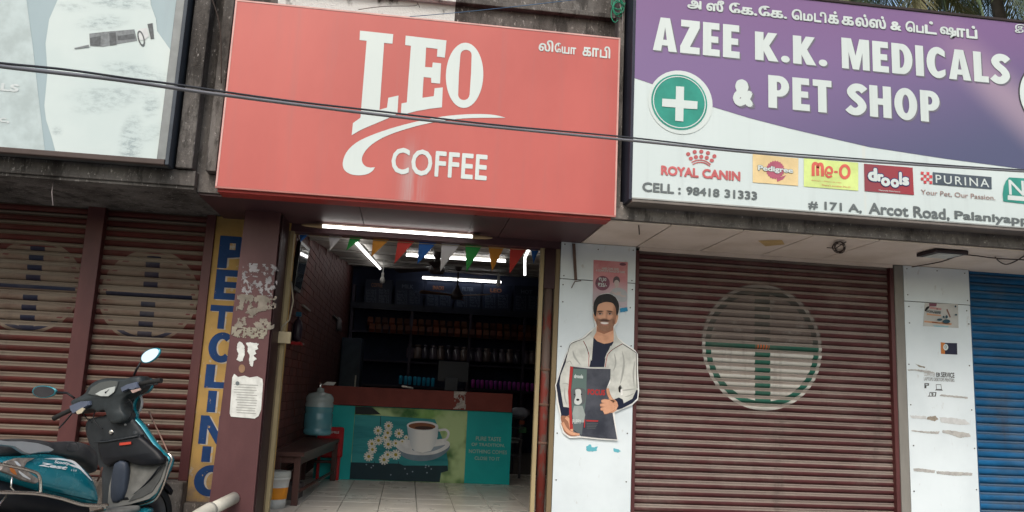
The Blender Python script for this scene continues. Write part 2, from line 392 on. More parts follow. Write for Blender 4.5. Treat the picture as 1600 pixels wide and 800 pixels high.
# maroon pillar left of the door
mp = thing('maroon_pillar', 'maroon painted pillar with torn posters left of the coffee shop entrance', 'pillar', (-1.16, -.2, 0))
m_mp = Mt('maroon_paint', .5, 0, .4)
k = m_mp.noise(2.5, 6, (1, 1, .4)).smooth(.3, .7); m_mp.col(m_mp.mix(k, (.062, .020, .022), (.095, .036, .038))); m_mp.bump(m_mp.noise(50, 4), .15); m_mp = m_mp.m
MB().loft([[(-1.328, -.4, 0), (-1.018, -.4, 0), (-1.018, .02, 0), (-1.328, .02, 0)], [(-1.280, -.4, 2.397), (-1.026, -.4, 2.397), (-1.026, .02, 2.397), (-1.280, .02, 2.397)]], smooth=False).build('column', m_mp, mp)
MB().box(-1.0175, -1.012, -.36, -.01, 0, 2.39).build('side_strip', plain('dark_maroon_paint', (.035, .012, .014), .5), mp)

# ------------------------------------------------------------------ pet clinic wall strip
def yellow():
    t = Mt('yellow_wall_paint', .8, 0, .2)
    k = t.noise(5, 7).smooth(.35, .7); c = t.mix(k, (.40, .25, .08), (.30, .195, .07))
    e = t.noise(11, 7, (1, 1, .7), .7).smooth(.60, .64)
    c = t.mix(e*.8, c, (.38, .33, .27)); c = t.mix(t.noise(3, 6, (1, 1, .4), .7).smooth(.5, .7)*.5, c, (.16, .11, .055))
    d_ = ((.62-t.z)*2.4).clamp()*t.noise(9, 6).smooth(.3, .6)
    c = t.mix(d_.clamp(), c, (.16, .12, .10)); t.col(c); t.bump(t.noise(28, 6), .4, .006); return t.m
def worn(name, c, und, th=.62):
    t = Mt(name, .75, 0, .25); e = t.noise(16, 7, (1, 1, .7), .7).smooth(th, th+.03)
    t.col(t.mix(e, t.mix(t.noise(6, 5).smooth(.3, .7), c, tuple(v*.7 for v in c)), und)); return t.m
ws = thing('painted_wall', 'narrow yellow wall lettered downwards in blue beside the maroon pillar', 'wall', (-1.4, 0, .24))
MB().box(-1.577, -1.0, .0, .3, .237, 2.412).build('wall', yellow(), ws)
m_blue = worn('blue_letter_paint', (.010, .045, .15), (.42, .30, .13)); m_pale = worn('pale_letter_paint', (.46, .42, .36), (.45, .28, .09), .55)
zt = [U(350, 372, 0).z, U(345, 412, 0).z]
rows = [('P', 368, 418), ('E', 421, 467), ('T', 477, 513), ('C', 519, 566), ('L', 570, 606), ('I', 611, 644), ('N', 650, 694), ('I', 698, 722), ('C', 727, 776)]
for ch, y0, y1 in rows:
    yc = (y0+y1)/2
    z1, z0 = U(345, y0, 0).z, U(330, y1, 0).z
    x0 = -1.535; x1 = x0+(.20 if y1 < 760 else .24)
    if ch == 'T': x0, x1 = -1.55, -1.37
    def quad(pts, mm, yy, nm): return MB().flat([[(x0+(x1-x0)*a, yy, z0+(z1-z0)*b) for a, b in l] for l in pts]).build(nm, mm, ws)
    if ch == 'P': L = [[(0, 0), (.36, 0), (.36, .32), (.8, .36), (1, .55), (1, .8), (.8, 1), (0, 1)], [(.40, .58), (.62, .58), (.62, .78), (.40, .78)]]
    elif ch == 'E': L = [[(0, 0), (.9, 0), (.9, .22), (.36, .22), (.36, .4), (.85, .4), (.85, .6), (.36, .6), (.36, .78), (.9, .78), (.9, 1), (0, 1)]]
    elif ch == 'T': L = [[(.36, 0), (.64, 0), (.64, .74), (1, .74), (1, 1), (0, 1), (0, .74), (.36, .74)]]
    elif ch == 'C': L = [arc(.5, .5, .5, .5, 45, 315, 20)+arc(.5, .5, .2, .28, 315, 45, 12)]
    elif ch == 'L': L = [[(0, 0), (.9, 0), (.9, .26), (.34, .26), (.34, 1), (0, 1)]]
    elif ch == 'I': L = [[(.18, 0), (.5, 0), (.5, 1), (.18, 1)]]
    else: L = [[(0, 0), (.28, 0), (.28, .55), (.66, 0), (.95, 0), (.95, 1), (.68, 1), (.68, .45), (.3, 1), (0, 1)]]
    quad([[(a+.07, b-.03) for a, b in L[0]]], m_pale, -.0014, 'letter_shadow')
    quad(L, m_blue, -.003, 'letter')

# ------------------------------------------------------------------ roller shutters
def shutter_mat(name, paint, dust, pitch, z0, emblem=None, dusty=.5, dust2=None, blue=False):
    t = Mt(name, .6, 0, .18)
    ph = ((t.z-z0)/pitch).fract()
    n1 = t.noise(3.2, 7, (1, 1, 3), .65); n2 = t.noise(18, 5, (.25, 1, 2))
    base = t.mix(n1.smooth(.3, .7), paint, tuple(v*.6 for v in paint))
    if emblem:
        cx, cz, rr, kind = emblem
        dx, dz = t.x-cx, t.z-cz; r = (dx*dx+dz*dz).sqrt()
        wn = (n2-.5)*.012
        if kind == 'green':
            ring = (r < rr)*(r > rr-.075); inner = r < rr-.075; gr = (r < rr-.028)*(r > rr-.075)
            cream = (.50, .49, .45); gcol = (.012, .10, .07)
            bars = (dx.abs() < .068)*(r < rr-.05)+(dz.abs() < .034)*(r < rr-.03)
            bars = bars.min(1.0)
            bare = base; base = t.mix((r < rr)*1.0, base, cream); base = t.mix(gr.max(bars), base, gcol)
            base = t.mix((dx.abs() < .06)*(dz.abs() < .03)*((t.x*40).fract() > .45), base, (.5, .10, .02))
            old = (dz > .045)*(r < rr+.01)       # the upper half weathered brown
            base = t.mix(old*(1-t.noise(7, 6).smooth(.5, .8)*.35)*.93, base, (.085, .060, .053))
            base = t.mix(old*((dx.abs() < .068)*(r < rr-.05)).max(gr)*.6, base, (.030, .040, .036)); base = t.mix(old*(r < rr)*(r > rr-.028)*.3, base, (.40, .38, .35))
        else:
            cream = (.165, .13, .098); bcol = (.007, .012, .030)
            base = t.mix((r < rr)*(t.noise(6, 5).smooth(.25, .6)*.4+.5), base, cream)
            base = t.mix((r < rr-.022)*(r > rr-.05)*((ph > .38)*(ph < .95)), base, (.09, .02, .02))
            base = t.mix(((r < rr-.022)*(r > rr-.05))*(dz < -rr*.72), base, bcol)
            base = t.mix((dx.abs() < .053)*(r < rr-.05)*(ph < .58)*(dz.abs() > .045), base, bcol)
            base = t.mix((dz.abs() < .02)*(dx.abs() < rr-.045), base, bcol)
    du = ph.smooth(.48, .55)*(1-ph.smooth(.93, .97))
    if blue: du = ph.smooth(.5, .9)*(1-ph.smooth(.93, .97))
    amt = (du*(n2.smooth(.15, .6)*.3+.7)*dusty+t.noise(1.6, 7, rough=.7).smooth(.45, .75)*.28).clamp()
    base = t.mix(amt, base, dust); 
    sl2 = t.noise(1, 2, (.35, 1, 1/pitch*.9)).smooth(.3, .7); base = t.mix(sl2*.32, base, tuple(v*.35 for v in paint))
    gr_ = t.noise(6, 5, (1, 1, .12), .7).smooth(.55, .72); base = t.mix(gr_*.35, base, (.05, .035, .03))
    ch_ = t.noise(22, 6, (1, 1, 1), .8).smooth(.69, .72)*t.noise(1.1, 2).smooth(.5, .6)
    base = t.mix(ch_*.6, base, (.5, .48, .45))
    t.col(base); t.bump(t.noise(40, 4), .12); return t.m
def shutter(label, x0, x1, zb, zt, y, pitch, mat, group=None):
    s = thing('roller_shutter', label, 'roller shutter', ((x0+x1)/2, y, zb), group=group)
    pr = [(0, .003), (.06, -.004), (.2, -.0115), (.36, -.0135), (.52, -.0115), (.64, -.006), (.72, -.006), (.82, -.0085), (.92, -.005), (.95, .006), (1.0, .006)]
    hw = (x1-x0)/2; vs = [(sx*hw, d_*1.15, z*pitch) for sx in (-1, 1) for z, d_ in pr]; n = len(pr)
    me = MB().add(vs, [(i, i+1, n+i+1, n+i) for i in range(n-1)]).mesh('slat', mat)
    k = 0
    while zb+k*pitch < zt:
        o = bpy.data.objects.new('slat', me); COL.objects.link(o); o.parent = s
        o.location = (random.uniform(-.001, .001), random.uniform(-.0012, .0012), k*pitch); o.rotation_euler.y = random.uniform(-.0011, .0011); o.rotation_euler.x = random.uniform(-.06, .06); k += 1
    MB().box(x0, x1, y+.012, y+.03, zb, zt).build('backing', plain('shutter_dark', (.012, .008, .008), .8), s)
    MB().box(x0, x1, y-.03, y+.01, zb-.05, zb-.002, bev=.004).build('bottom_rail', mat, s)
    return s
dust = (.155, .128, .100)
shA = shutter('maroon roller shutter with blue cross emblem, furthest left behind the scooter seat', -4.3, -2.535, .44, 2.43, .06, .077, shutter_mat('left_shutter_paint', (.088, .017, .014), dust, .077, .44, (-2.89, 1.78, .36, 'blue'), .95), 'shutters with a blue cross emblem')
shB = shutter('maroon roller shutter with blue cross emblem, directly left of the yellow lettered wall', -2.41, -1.645, .44, 2.43, .06, .077, shutter_mat('left_shutter_paint_b', (.088, .017, .014), dust, .077, .44, (-2.03, 1.755, .365, 'blue'), .95), 'shutters with a blue cross emblem')
shC = shutter('wide maroon roller shutter with a green cross in a white circle', 1.845, 4.13, .06, 2.375, .06, .0645, shutter_mat('centre_shutter_paint', (.090, .027, .029), (.245, .205, .178), .0645, .06, (2.957, 1.625, .53, 'green'), .9))
shD = shutter('blue roller shutter at the right end of the row', 4.86, 6.5, .06, 2.4, .08, .0725, shutter_mat('blue_shutter_paint', (.007, .115, .28), (.14, .14, .13), .0725, .06, None, .5, blue=True))
m_frame = Mt('frame_maroon', .5, 0, .4)
m_frame.col(m_frame.mix(m_frame.noise(4, 6, (1, 1, .3)).smooth(.35, .7), (.060, .014, .015), (.095, .028, .027))); m_frame = m_frame.m
MB().box(-2.535, -2.408, -.02, .09, .385, 2.43, bev=.004).build('guide_post', m_frame, shB)
MB().box(-1.648, -1.578, -.02, .09, .385, 2.43, bev=.004).build('guide_rail', m_frame, shB)
MB().box(1.829, 1.86, .005, .08, 0, 2.37, bev=.003).build('guide_rail', m_frame, shC)
MB().box(4.105, 4.14, .005, .08, 0, 2.37, bev=.003).build('guide_rail', m_frame, shC)
MB().box(4.848, 4.87, .02, .08, 0, 2.4).build('guide_rail', plain('rail_blue', (.02, .08, .17), .5), shD)

# ------------------------------------------------------------------ entrance posts, pipe, box
m_tan = plain('tan_paint', (.34, .27, .15), .6, streak=1); m_cream = plain('cream_plastic', (.5, .42, .27), .5)
ep = thing('door_post', 'tan painted door post on the left side of the coffee shop entrance', 'post', (-1.0, .02, 0))
MB().box(-1.028, -.972, -.005, .06, 0.09, 2.335, bev=.003).build('post', m_tan, ep)
MB().box(-1.0125, -.999, -.012, -.0065, .1, 2.33).build('guide_groove', plain('groove_dark', (.16, .12, .07), .6), ep)
jb = thing('junction_box', 'small cream junction box on the left door post', 'electrical box', (-.99, -.02, 1.43))
q0, q1 = U(433, 536, -.03), U(455, 521, -.03)
MB().box(q0.x, q1.x, -.055, -.0125, q0.z, q1.z+.01, bev=.004).build('case', m_cream, jb)
MB().tube([(q0.x+.02, -.03, q1.z+.005), (q0.x+.025, -.02, q1.z+.05), U(452, 500, 0), U(458, 470, .0), U(455, 440, .01)], .006, 6).build('cable', plain('grey_cable', (.3, .26, .2), .6), jb)
dp = thing('door_post', 'rust-streaked door post on the right side of the entrance, beside the red pipe', 'post', (1.07, .02, 0))
MB().box(1.020, 1.052, -.005, .05, .09, 2.335, bev=.003).build('post', m_tan, dp)
MB().box(1.148, 1.186, .0, .06, .0, 2.335, bev=.003).build('post', plain('olive_paint', (.20, .15, .085), .6, streak=1), dp)
rp = thing('red_pipe', 'flaking red vertical pipe beside the white pillar at the door', 'pipe', (1.1, .03, 0))
tr_ = Mt('flaking_red', .6); e = tr_.noise(5, 7, (1, 1, .5), .7).smooth(.44, .54); tr_.col(tr_.mix(e, (.15, .024, .017), (.10, .07, .058))); tr_ = tr_.m
MB().tube([(1.1, .03, 0.09), (1.1, .03, 2.02)], .036, 14).build('pipe', tr_, rp)
MB().box(1.055, 1.146, -.01, .06, 2.0, 2.335, bev=.004).build('bracket', plain('dark_maroon_paint', (.035, .012, .014), .5), rp)
for z in (.75, 1.05, 1.33):
    MB().lathe((1.1, .03, z), [(.037, 0), (.041, .004), (.041, .018), (.037, .022)], 14).build('pipe_clamp', plain('rust', (.13, .07, .05), .8), rp)

# ------------------------------------------------------------------ white drain pipe in front of the maroon pillar
dpipe = thing('drain_pipe', 'dirty white plastic drain pipe elbowing out of the maroon pillar near the ground', 'pipe', (-1.18, -.4, .3))
m_pvc = plain('pvc', (.52, .50, .43), .45, var=.3)
a0 = Vector((-1.155, -.395, .325)); a1 = Vector((-1.26, -.66, .275)); a2 = Vector((-1.33, -.80, .23)); a3 = Vector((-1.35, -.84, .12)); 
MB().tube([a0, a1], .042, 18, True).build('pipe', m_pvc, dpipe)
MB().tube([a1+(a0-a1)*.08, a1, a2+(a1-a2)*.3, a2, a2+(a3-a2)*.4, a3, Vector((-1.352, -.845, .0))], [.049, .05, .05, .049, .048, .047, .047], 18).build('elbow', m_pvc, dpipe)

# ------------------------------------------------------------------ SIGNS
def sheet(name, c1, c2, rough=.38):
    t = Mt(name, rough, 0, .35)
    k = t.noise(1.2, 5, (1, 1, .5)).smooth(.3, .7); s_ = t.noise(9, 6, (1, 1, .05)).smooth(.5, .75)
    t.col(t.mix(s_*.34, t.mix(k, c1, c2), tuple(v*.6+.05 for v in c1))); t.bump(t.noise(1.6, 2, (1, 1, .4)), .12, .05); return t
SY = -1.0
leo = thing('shop_signboard', 'wide red coffee shop signboard with white lettering, over the open shop', 'signboard', (0, -.9, 2.41))
tr = sheet('red_flex', (.465, .102, .088), (.40, .082, .072))
wat = ((t_ := tr).noise(14, 5, (1, 1, .06)).smooth(.35, .65))*(1-(tr.x+.055).abs().smooth(.02, .13))*(1-(tr.z-2.42).smooth(.08, .55))
link = tr.b.inputs['Base Color'].links[0].from_socket; tr.col(tr.mix(wat*.75, link, (.36, .30, .30))); m_red = tr.m
X0, X1, Z0, Z1 = -1.367, 1.393, 2.412, 3.768
MB().box(X0+.01, X1-.01, SY+.002, -.83, Z0+.012, Z1-.01).build('box', plain('red_metal', (.33, .035, .03), .5), leo)
MB().flat([[(X0+.012, SY-.001, Z0+.012), (X1-.012, SY-.001, Z0+.012), (X1-.012, SY-.001, Z1-.012), (X0+.012, SY-.001, Z1-.012)]]).build('face', m_red, leo)
m_trim = plain('faded_red_trim', (.62, .36, .33), .5)
MB().box(X0, X0+.012, SY-.004, SY+.02, Z0+.012, Z1-.012).build('trim', m_trim, leo)
MB().box(X1-.012, X1, SY-.004, SY+.02, Z0+.012, Z1-.012).build('trim', m_trim, leo)
MB().box(X0, X1, SY-.004, SY+.02, Z1-.011, Z1).build('trim', m_trim, leo)
MB().box(X0, X1, SY-.004, SY+.02, Z0, Z0+.011).build('trim', plain('faded_red_trim_b', (.42, .16, .14), .5), leo)
MB().box(X0+.012, X1-.03, SY+.021, -.825, 2.39, Z0+.0115, bev=.003).build('bottom_lip', plain('red_metal', (.33, .035, .03), .5), leo)
m_wh = sheet('white_print', (.56, .62, .61), (.51, .57, .56)).m
g = Z(530, 30, 3.078); Y1 = SY-.0035
art('letter', m_wh, leo, Y1, g((100, 55), (260, 72), (256, 118), (216, 114), (194, 436), (230, 425), (236, 378), (285, 367), (280, 455), (232, 478), (160, 508), (105, 532), (60, 558), (66, 500), (102, 474), (132, 104), (98, 100)), label='white slab letter L with a slanted foot')
art('letter', m_wh, leo, Y1, g((320, 79), (516, 102), (508, 185), (470, 180), (473, 143), (418, 136), (413, 230), (447, 232), (450, 208), (490, 212), (485, 310), (443, 306), (442, 282), (406, 278), (400, 378), (455, 370), (459, 332), (498, 328), (494, 424), (440, 430), (370, 442), (296, 462), (300, 405), (325, 400), (345, 128), (317, 124)), label='white slab letter E with a slanted foot')
hole = g(*(arc(610, 172, 27, 25, 180, 360, 8)+[(634, 260), (627, 365)]+arc(599, 364, 27, 25, 0, 180, 8)+[(576, 260)]))
art('letter', m_wh, leo, Y1, g(*ell(603, 270, 90, 157, 44, tilt=2)), hole, label='white letter O')
sw = spline([(800, 474), (750, 461), (680, 456), (600, 458), (520, 465), (440, 478), (340, 500), (240, 528), (150, 560), (80, 595), (35, 640), (17, 690), (25, 725), (55, 745), (95, 751), (135, 745), (160, 730), (172, 712)], 3)+spline([(150, 714), (128, 708), (112, 690), (110, 665), (125, 635), (160, 600), (220, 565), (300, 535), (400, 507), (500, 488), (600, 477), (700, 474)], 3)
art('swoosh', m_wh, leo, Y1, g(*sw))
text('COFFEE', g((247, 742))[0], g((715, 652))[0], Y1, m_wh, leo, off=.022, spacing=1.05)
text('லி', (841.5, 79.5), (865, 63.5), Y1, m_wh, leo, off=.03); text('ேயா', (866.5, 82.5), (900.5, 69.5), Y1, m_wh, leo, off=.03)
text('கா', (910, 87.5), (936, 75.5), Y1, m_wh, leo, off=.03); text('பி', (937, 90), (953.8, 73), Y1, m_wh, leo, off=.03)

# ---------------- medical and pet shop sign
MY = -1.1
med = thing('shop_signboard', 'large purple and white medical and pet shop signboard over the shutters', 'signboard', (3.5, -1, 2.53))
MX0, MX1, MZ0, MZ1 = 1.468, 5.62, 2.52, 4.178
m_dark = plain('dark_frame', (.03, .032, .05), .5, .2)
MB().box(MX0, MX1, MY+.004, -.94, MZ0, MZ1).build('box', m_dark, med)
MB().box(MX0-.01, MX0+.012, MY-.005, -.82, MZ0+.003, MZ1+.01, bev=.003).build('frame_side', m_dark, med)
MB().box(MX0+.013, MX1, MY-.006, -.93, MZ0-.012, MZ0+.010, bev=.003).build('frame_side', plain('frame_bottom', (.19, .165, .15), .5, .3), med)
MB().box(MX0+.013, MX1, MY-.012, MY-.004, MZ0+.0105, MZ0+.020).build('frame_lip', plain('grey_metal', (.4, .4, .38), .4, .5), med)
MB().box(MX0, MX1, MY-.012, -.93, MZ1+.0005, MZ1+.022, bev=.003).build('frame_side', plain('rust_black', (.035, .025, .025), .7), med)
tw = sheet('white_flex', (.55, .62, .62), (.51, .58, .58)); rs = tw.noise(5, 5, (1, 1, .03)).smooth(.62, .7)
tw.col(tw.mix(rs*.35, tw.b.inputs['Base Color'].links[0].from_socket, (.62, .58, .48))); m_wflex = tw.m
MB().flat([[(MX0+.012, MY-.001, MZ0+.012), (MX1, MY-.001, MZ0+.012), (MX1, MY-.001, MZ1), (MX0+.012, MY-.001, MZ1)]]).build('face', m_wflex, med)
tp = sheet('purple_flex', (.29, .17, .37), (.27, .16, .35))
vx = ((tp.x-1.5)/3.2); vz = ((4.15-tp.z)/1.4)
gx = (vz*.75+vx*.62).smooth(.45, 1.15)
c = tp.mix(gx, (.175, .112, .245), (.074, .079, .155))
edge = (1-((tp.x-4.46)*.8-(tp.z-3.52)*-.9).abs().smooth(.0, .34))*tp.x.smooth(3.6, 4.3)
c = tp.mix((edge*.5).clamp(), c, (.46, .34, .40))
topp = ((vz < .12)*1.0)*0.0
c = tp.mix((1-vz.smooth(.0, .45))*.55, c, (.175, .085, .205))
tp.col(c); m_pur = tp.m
low = [(991, 122), (1018, 131), (1062, 146), (1110, 166), (1169, 184), (1234, 201), (1300, 216.5), (1359, 230), (1469, 247), (1600, 264.7), (1700, 276)]
pur = [tuple(U(x, y, MY)) for x, y in low]
pur = [(MX0+.012, MY-.003, pur[0][2])]+[(a, MY-.003, c_) for a, b, c_ in pur[1:-1]]+[(MX1, MY-.003, pur[-1][2]), (MX1, MY-.003, MZ1-.002), (MX0+.012, MY-.003, MZ1-.002)]
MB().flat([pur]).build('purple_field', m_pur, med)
L1, L2, L3, L4 = MY-.005, MY-.007, MY-.009, MY-.011
m_shd = plain('print_shadow', (.16, .15, .19), .5); m_grn = plain('green_print', (.03, .27, .21), .4); m_ink = plain('grey_ink', (.13, .15, .155), .5)
for s_, bl, t_r in (('AZEE', (1020, 78), (1155.6, 40)), ('K.K.', (1179.7, 93), (1292, 60.5)), ('MEDICALS', (1315.6, 107), (1578, 85.3)), ('PET', (1200.6, 167.8), (1299, 126.5)), ('SHOP', (1320.9, 179), (1467.4, 142.5)) ):
    boldtext(s_, bl, t_r, L1, m_shd, med, 'lettering_shadow', shift=(.010, 0, -.011), gap=.09 if s_ != '&' else 0)
    boldtext(s_, bl, t_r, L2, m_wh, med, gap=.09 if s_ != '&' else 0)
text('&', (1146, 166), (1179, 126), L1, m_shd, med, .075, 'lettering_shadow', shift=(.008, 0, -.009)); text('&', (1145, 165), (1177, 125.5), L2, m_wh, med, .07)
tam = [('அ', 1074, 1096), ('ஸீ', 1103.5, 1131.5), ('ேக.', 1139, 1183), ('ேக.', 1185, 1229.5), ('ெம', 1237, 1270), ('ட', 1272, 1283), ('ி', 1281, 1291), ('க்', 1293.5, 1310.5), ('க', 1315, 1334), ('ல்', 1336.5, 1356.5), ('ஸ்', 1358, 1384), ('&', 1391, 1408), ('ெப', 1415, 1443), ('ட்', 1445, 1463), ('ஷ', 1469, 1494), ('ா', 1495, 1508), ('ப்', 1510, 1526.5)]
for s_, x0, x1 in tam:
    yb = 13.5+(x0-1074)*.105
    hgt = 14
    if s_ in ('க்', 'ல்', 'ஸ்', 'ட்', 'ப்'): hgt = 20; 
    if s_ == 'ஸீ': hgt = 18
    if s_ in ('ேக.', 'ெப', 'ெம', 'ி', 'ப்'): hgt = max(hgt, 17)
    if s_ == 'ஷ': yb += 3
    if s_ == 'ஷ': hgt = 17
    text(s_, (x0+1, yb+1), (x1+1, yb+1-hgt+(x1-x0)*.1), L1, m_shd, med, .045, 'lettering_shadow')
    text(s_, (x0, yb), (x1, yb-hgt+(x1-x0)*.1), L2, m_wh, med, .042)
text('இல', (1586, 51), (1625, 41), L2, m_wh, med, .02)
# green cross roundel and the cut roundel at the far right
def ellp(cx, cy, r, n=40):
    c_ = U(cx, cy, MY); rr = (U(cx+r, cy+r*.1, MY)-c_).length; return [(c_.x+rr*math.cos(6.2832*i/n), c_.z+rr*math.sin(6.2832*i/n)) for i in range(n)]
def disc(name, mm, y, outer, inner=None):
    ls = [[(a, y, b) for a, b in outer]]+([[(a, y, b) for a, b in inner]] if inner else []); return MB().flat(ls).build(name, mm, med)
disc('roundel', m_wh, L1, ellp(1063, 160, 50)); disc('roundel', m_grn, L2, ellp(1061, 160, 43.5)); disc('roundel', m_wh, L3, ellp(1061, 160, 41), ellp(1061, 160, 39.5))
cr = Z(950, 0, 2.286)
art('cross', m_wh, med, L3-.002, cr((243, 308), (272, 310), (271, 358), (320, 362), (319, 390), (270, 387), (269, 434), (240, 431), (241, 384), (193, 380), (194, 352), (242, 355)))
disc('roundel', plain('roundel_edge', (.05, .05, .06), .5), L1, ellp(1644, 152, 53)); disc('roundel', m_wh, L2, ellp(1644, 152, 51))
# brand panels printed along the foot of the sign
g = Z(1000, 220, 7.275); m_rc = plain('faded_red_print', (.52, .13, .135), .5)
for x, y in ((548, 150), (622, 125), (697, 121), (773, 137), (846, 174), (578, 201), (635, 184), (697, 180), (759, 191), (817, 222)):
    art('crown_dot', m_rc, med, L1, g(*ell(x, y, 24, 22, 14)))
art('crown_band', m_rc, med, L1, g(*ribbon(spline([(586, 245), (640, 222), (700, 218), (755, 235), (805, 268)], 4), 12))); art('crown_band', m_rc, med, L1, g(*ribbon(spline([(598, 268), (645, 248), (700, 244), (750, 258), (795, 287)], 4), 12)))
text('ROYAL', g((238, 388))[0], g((668, 312))[0], L1, m_rc, med, .05); text('CANIN', g((706, 425))[0], g((1142, 350))[0], L1, m_rc, med, .05)
text('CELL :', g((25, 575))[0], g((465, 500))[0], L1, m_ink, med, .035); text('98418', g((525, 612))[0], g((905, 548))[0], L1, m_ink, med, .035); text('31333', g((960, 645))[0], g((1332, 578))[0], L1, m_ink, med, .035)
g = Z(1170, 230, 8.889)
art('brand_panel', plain('sand_print', (.72, .56, .30), .5), med, L1, g((55, 95), (690, 155), (685, 537), (55, 488)))
m_ros = plain('rosette_print', (.42, .11, .17), .5)
rosette = []
for i in range(44):
    q = 2*math.pi*i/44; rr = 132 if i % 2 else 118; rosette.append((368+rr*math.cos(q), 315+rr*math.sin(q)))
art('rosette', m_ros, med, L2, g(*rosette)); art('ribbon', m_ros, med, L2, g((385, 440), (520, 385), (480, 440), (455, 455), (395, 480)))
text('Pedigree', g((124, 345))[0], g((618, 285))[0], L2-.001, m_ink, med, .07); text('Pedigree', g((128, 342))[0], g((614, 289))[0], L3-.001, m_wh, med, .035)
art('brand_panel', plain('lime_print', (.60, .72, .26), .5), med, L1, g((765, 155), (1520, 215), (1520, 605), (765, 545)))
m_meo = plain('coral_print', (.62, .13, .10), .5)
for pth in (((895, 400), (895, 260), (915, 225), (950, 240), (955, 290), (958, 395)), ((958, 290), (975, 240), (1010, 240), (1022, 290), (1025, 405))): art('lettering', m_meo, med, L2, g(*ribbon(spline(pth, 4), 44)))
art('lettering', m_meo, med, L2, g(*ribbon(spline([(1075, 352), (1150, 358), (1150, 300), (1110, 275), (1072, 310), (1070, 370), (1105, 415), (1155, 395)], 4), 32)))
art('lettering', m_meo, med, L2, g(*ribbon([(1185, 340), (1235, 346)], 28))); art('lettering', m_meo, med, L2, g(*ell(1333, 340, 82, 106, 28)), g(*ell(1333, 340, 42, 64, 22)))
text('Always... Dears to cats', g((870, 470))[0], g((1285, 485))[0], L2, m_meo, med, 0); text("There's another Me-O", g((1010, 535))[0], g((1410, 545))[0], L2, m_meo, med, 0)
g = Z(1340, 240, 6.154)
td = Mt('dark_red_print', .5); td.col(td.mix(td.x.smooth(3.0, 3.75), (.20, .055, .07), (.30, .04, .05))); m_dr = td.m
art('brand_panel', m_dr, med, L1, g((62, 97), (530, 135), (542, 398), (68, 360)))
m_nvy = plain('navy_print', (.02, .04, .14), .5)
dr = [('d', 100, 262, 188, 140), ('r', 192, 268, 250, 198), ('o', 225, 312, 312, 232), ('o', 318, 325, 398, 245), ('l', 400, 300, 425, 178), ('s', 430, 305, 495, 228)]
for ch, x0, y0, x1, y1 in dr:
    text(ch, g((x0-7, y0+8))[0], g((x1+7, y1-8))[0], L2, m_nvy, med, .09); text(ch, g((x0, y0))[0], g((x1, y1))[0], L3, m_wh, med, .06)
text('Naturally Nutritious', g((205, 362))[0], g((410, 360))[0], L2, m_wh, med, 0)
art('brand_panel', plain('slate_print', (.075, .095, .12), .5), med, L1, g((722, 178), (1288, 225), (1290, 342), (724, 295)))
text('PURINA', g((752, 283))[0], g((1262, 245))[0], L2, m_wh, med, .004, spacing=1.25)
for i in range(4):
    for j in range(4):
        if (i+j) % 2 == 0:
            x, y = 608+i*27.5, 172+j*28+i*2.2; art('checker', plain('checker_print', (.55, .07, .08), .5), med, L1, g((x, y), (x+27.5, y+2), (x+27.5, y+30), (x, y+28)))
text('Your Pet, Our Passion.', g((610, 398))[0], g((1322, 402))[0], L1, plain('brown_ink', (.33, .22, .20), .5), med, .004)
g2 = Z(1560, 240, 8.9)
art('brand_panel', plain('teal_print', (.04, .28, .23), .5), med, L1, g2((70, 665), (60, 560), (75, 450), (105, 380), (150, 330), (560, 355), (600, 500), (560, 720)))
art('brand_bar', m_wh, med, L2, g2((130, 578), (520, 610), (520, 672), (130, 642)))
text('N', g2((150, 570))[0], g2((352, 380))[0], L2, m_wh, med, .01); text('o', g2((365, 590))[0], g2((440, 470))[0], L2, m_wh, med, .01); text('w', g2((450, 595))[0], g2((540, 480))[0], L2, m_wh, med, .01)
g = Z(1340, 240, 6.154)
text('# 171 A,', (1263, 327.5), (1346.5, 319.5), L1, m_ink, med, .03); text('Arcot Road,', g((108, 595))[0], g((882, 530))[0], L1, m_ink, med, .03); text('Palaniyappa', g((935, 650))[0], g((1720, 610))[0], L1, m_ink, med, .03)

# ---------------- big faded photo sign on the left
pw = thing('shop_signboard', 'pale blue photo signboard with a white furry dog and dark collar, top left', 'signboard', (-3.1, -.9, 2.54))
PX1 = -1.69
MB().box(-4.7, PX1+.0, -.985, -.82, 2.545, 4.6).build('box', plain('box_grey', (.10, .10, .10), .6), pw)
tb = sheet('pale_blue_flex', (.30, .385, .42), (.25, .335, .37)); m_pb = tb.m
FX = -1.76
MB().flat([[(-4.69, -.988, 2.575), (FX, -.988, 2.575), (FX, -.988, 4.6), (-4.69, -.988, 4.6)]]).build('face', m_pb, pw)
MB().box(FX, PX1-.012, -1.01, -.986, 2.575, 4.6, bev=.004).build('frame_side', plain('frame_pale', (.20, .215, .22), .5, .3), pw)
MB().box(PX1-.012, PX1+.012, -1.02, -.83, 2.54, 4.6, bev=.003).build('frame_side', plain('frame_blueblack', (.05, .06, .075), .5, .3), pw)
MB().box(-4.7, PX1-.013, -1.03, -.984, 2.536, 2.574, bev=.006).build('frame_side', plain('frame_brown', (.075, .055, .05), .6), pw)
tf = Mt('white_fur_print', .5)
grey = None
for bx, by, rx, ry, f_, tl_ in ((430, 95, 85, 30, .8, 12), (560, 295, 110, 28, .8, -5), (600, 330, 90, 40, .5, 0), (470, 400, 150, 38, .55, 6), (545, 600, 42, 110, .95, 0), (500, 15, 120, 22, .8, 0), (630, 440, 30, 50, .7, 0), (620, 560, 90, 30, .4, 25), (300, 30, 60, 20, .5, 0), (240, 545, 20, 20, .6, 0), (430, 440, 110, 30, .45, 15)):
    b_ = tf.blob(bx/2.667, by/2.667, rx/2.667, ry/2.667, -.99, .6, tl_)*f_; grey = b_ if grey is None else grey.max(b_)
st_ = tf.noise(26, 7, (.55, 1, 1.5), .8).smooth(.44, .62)
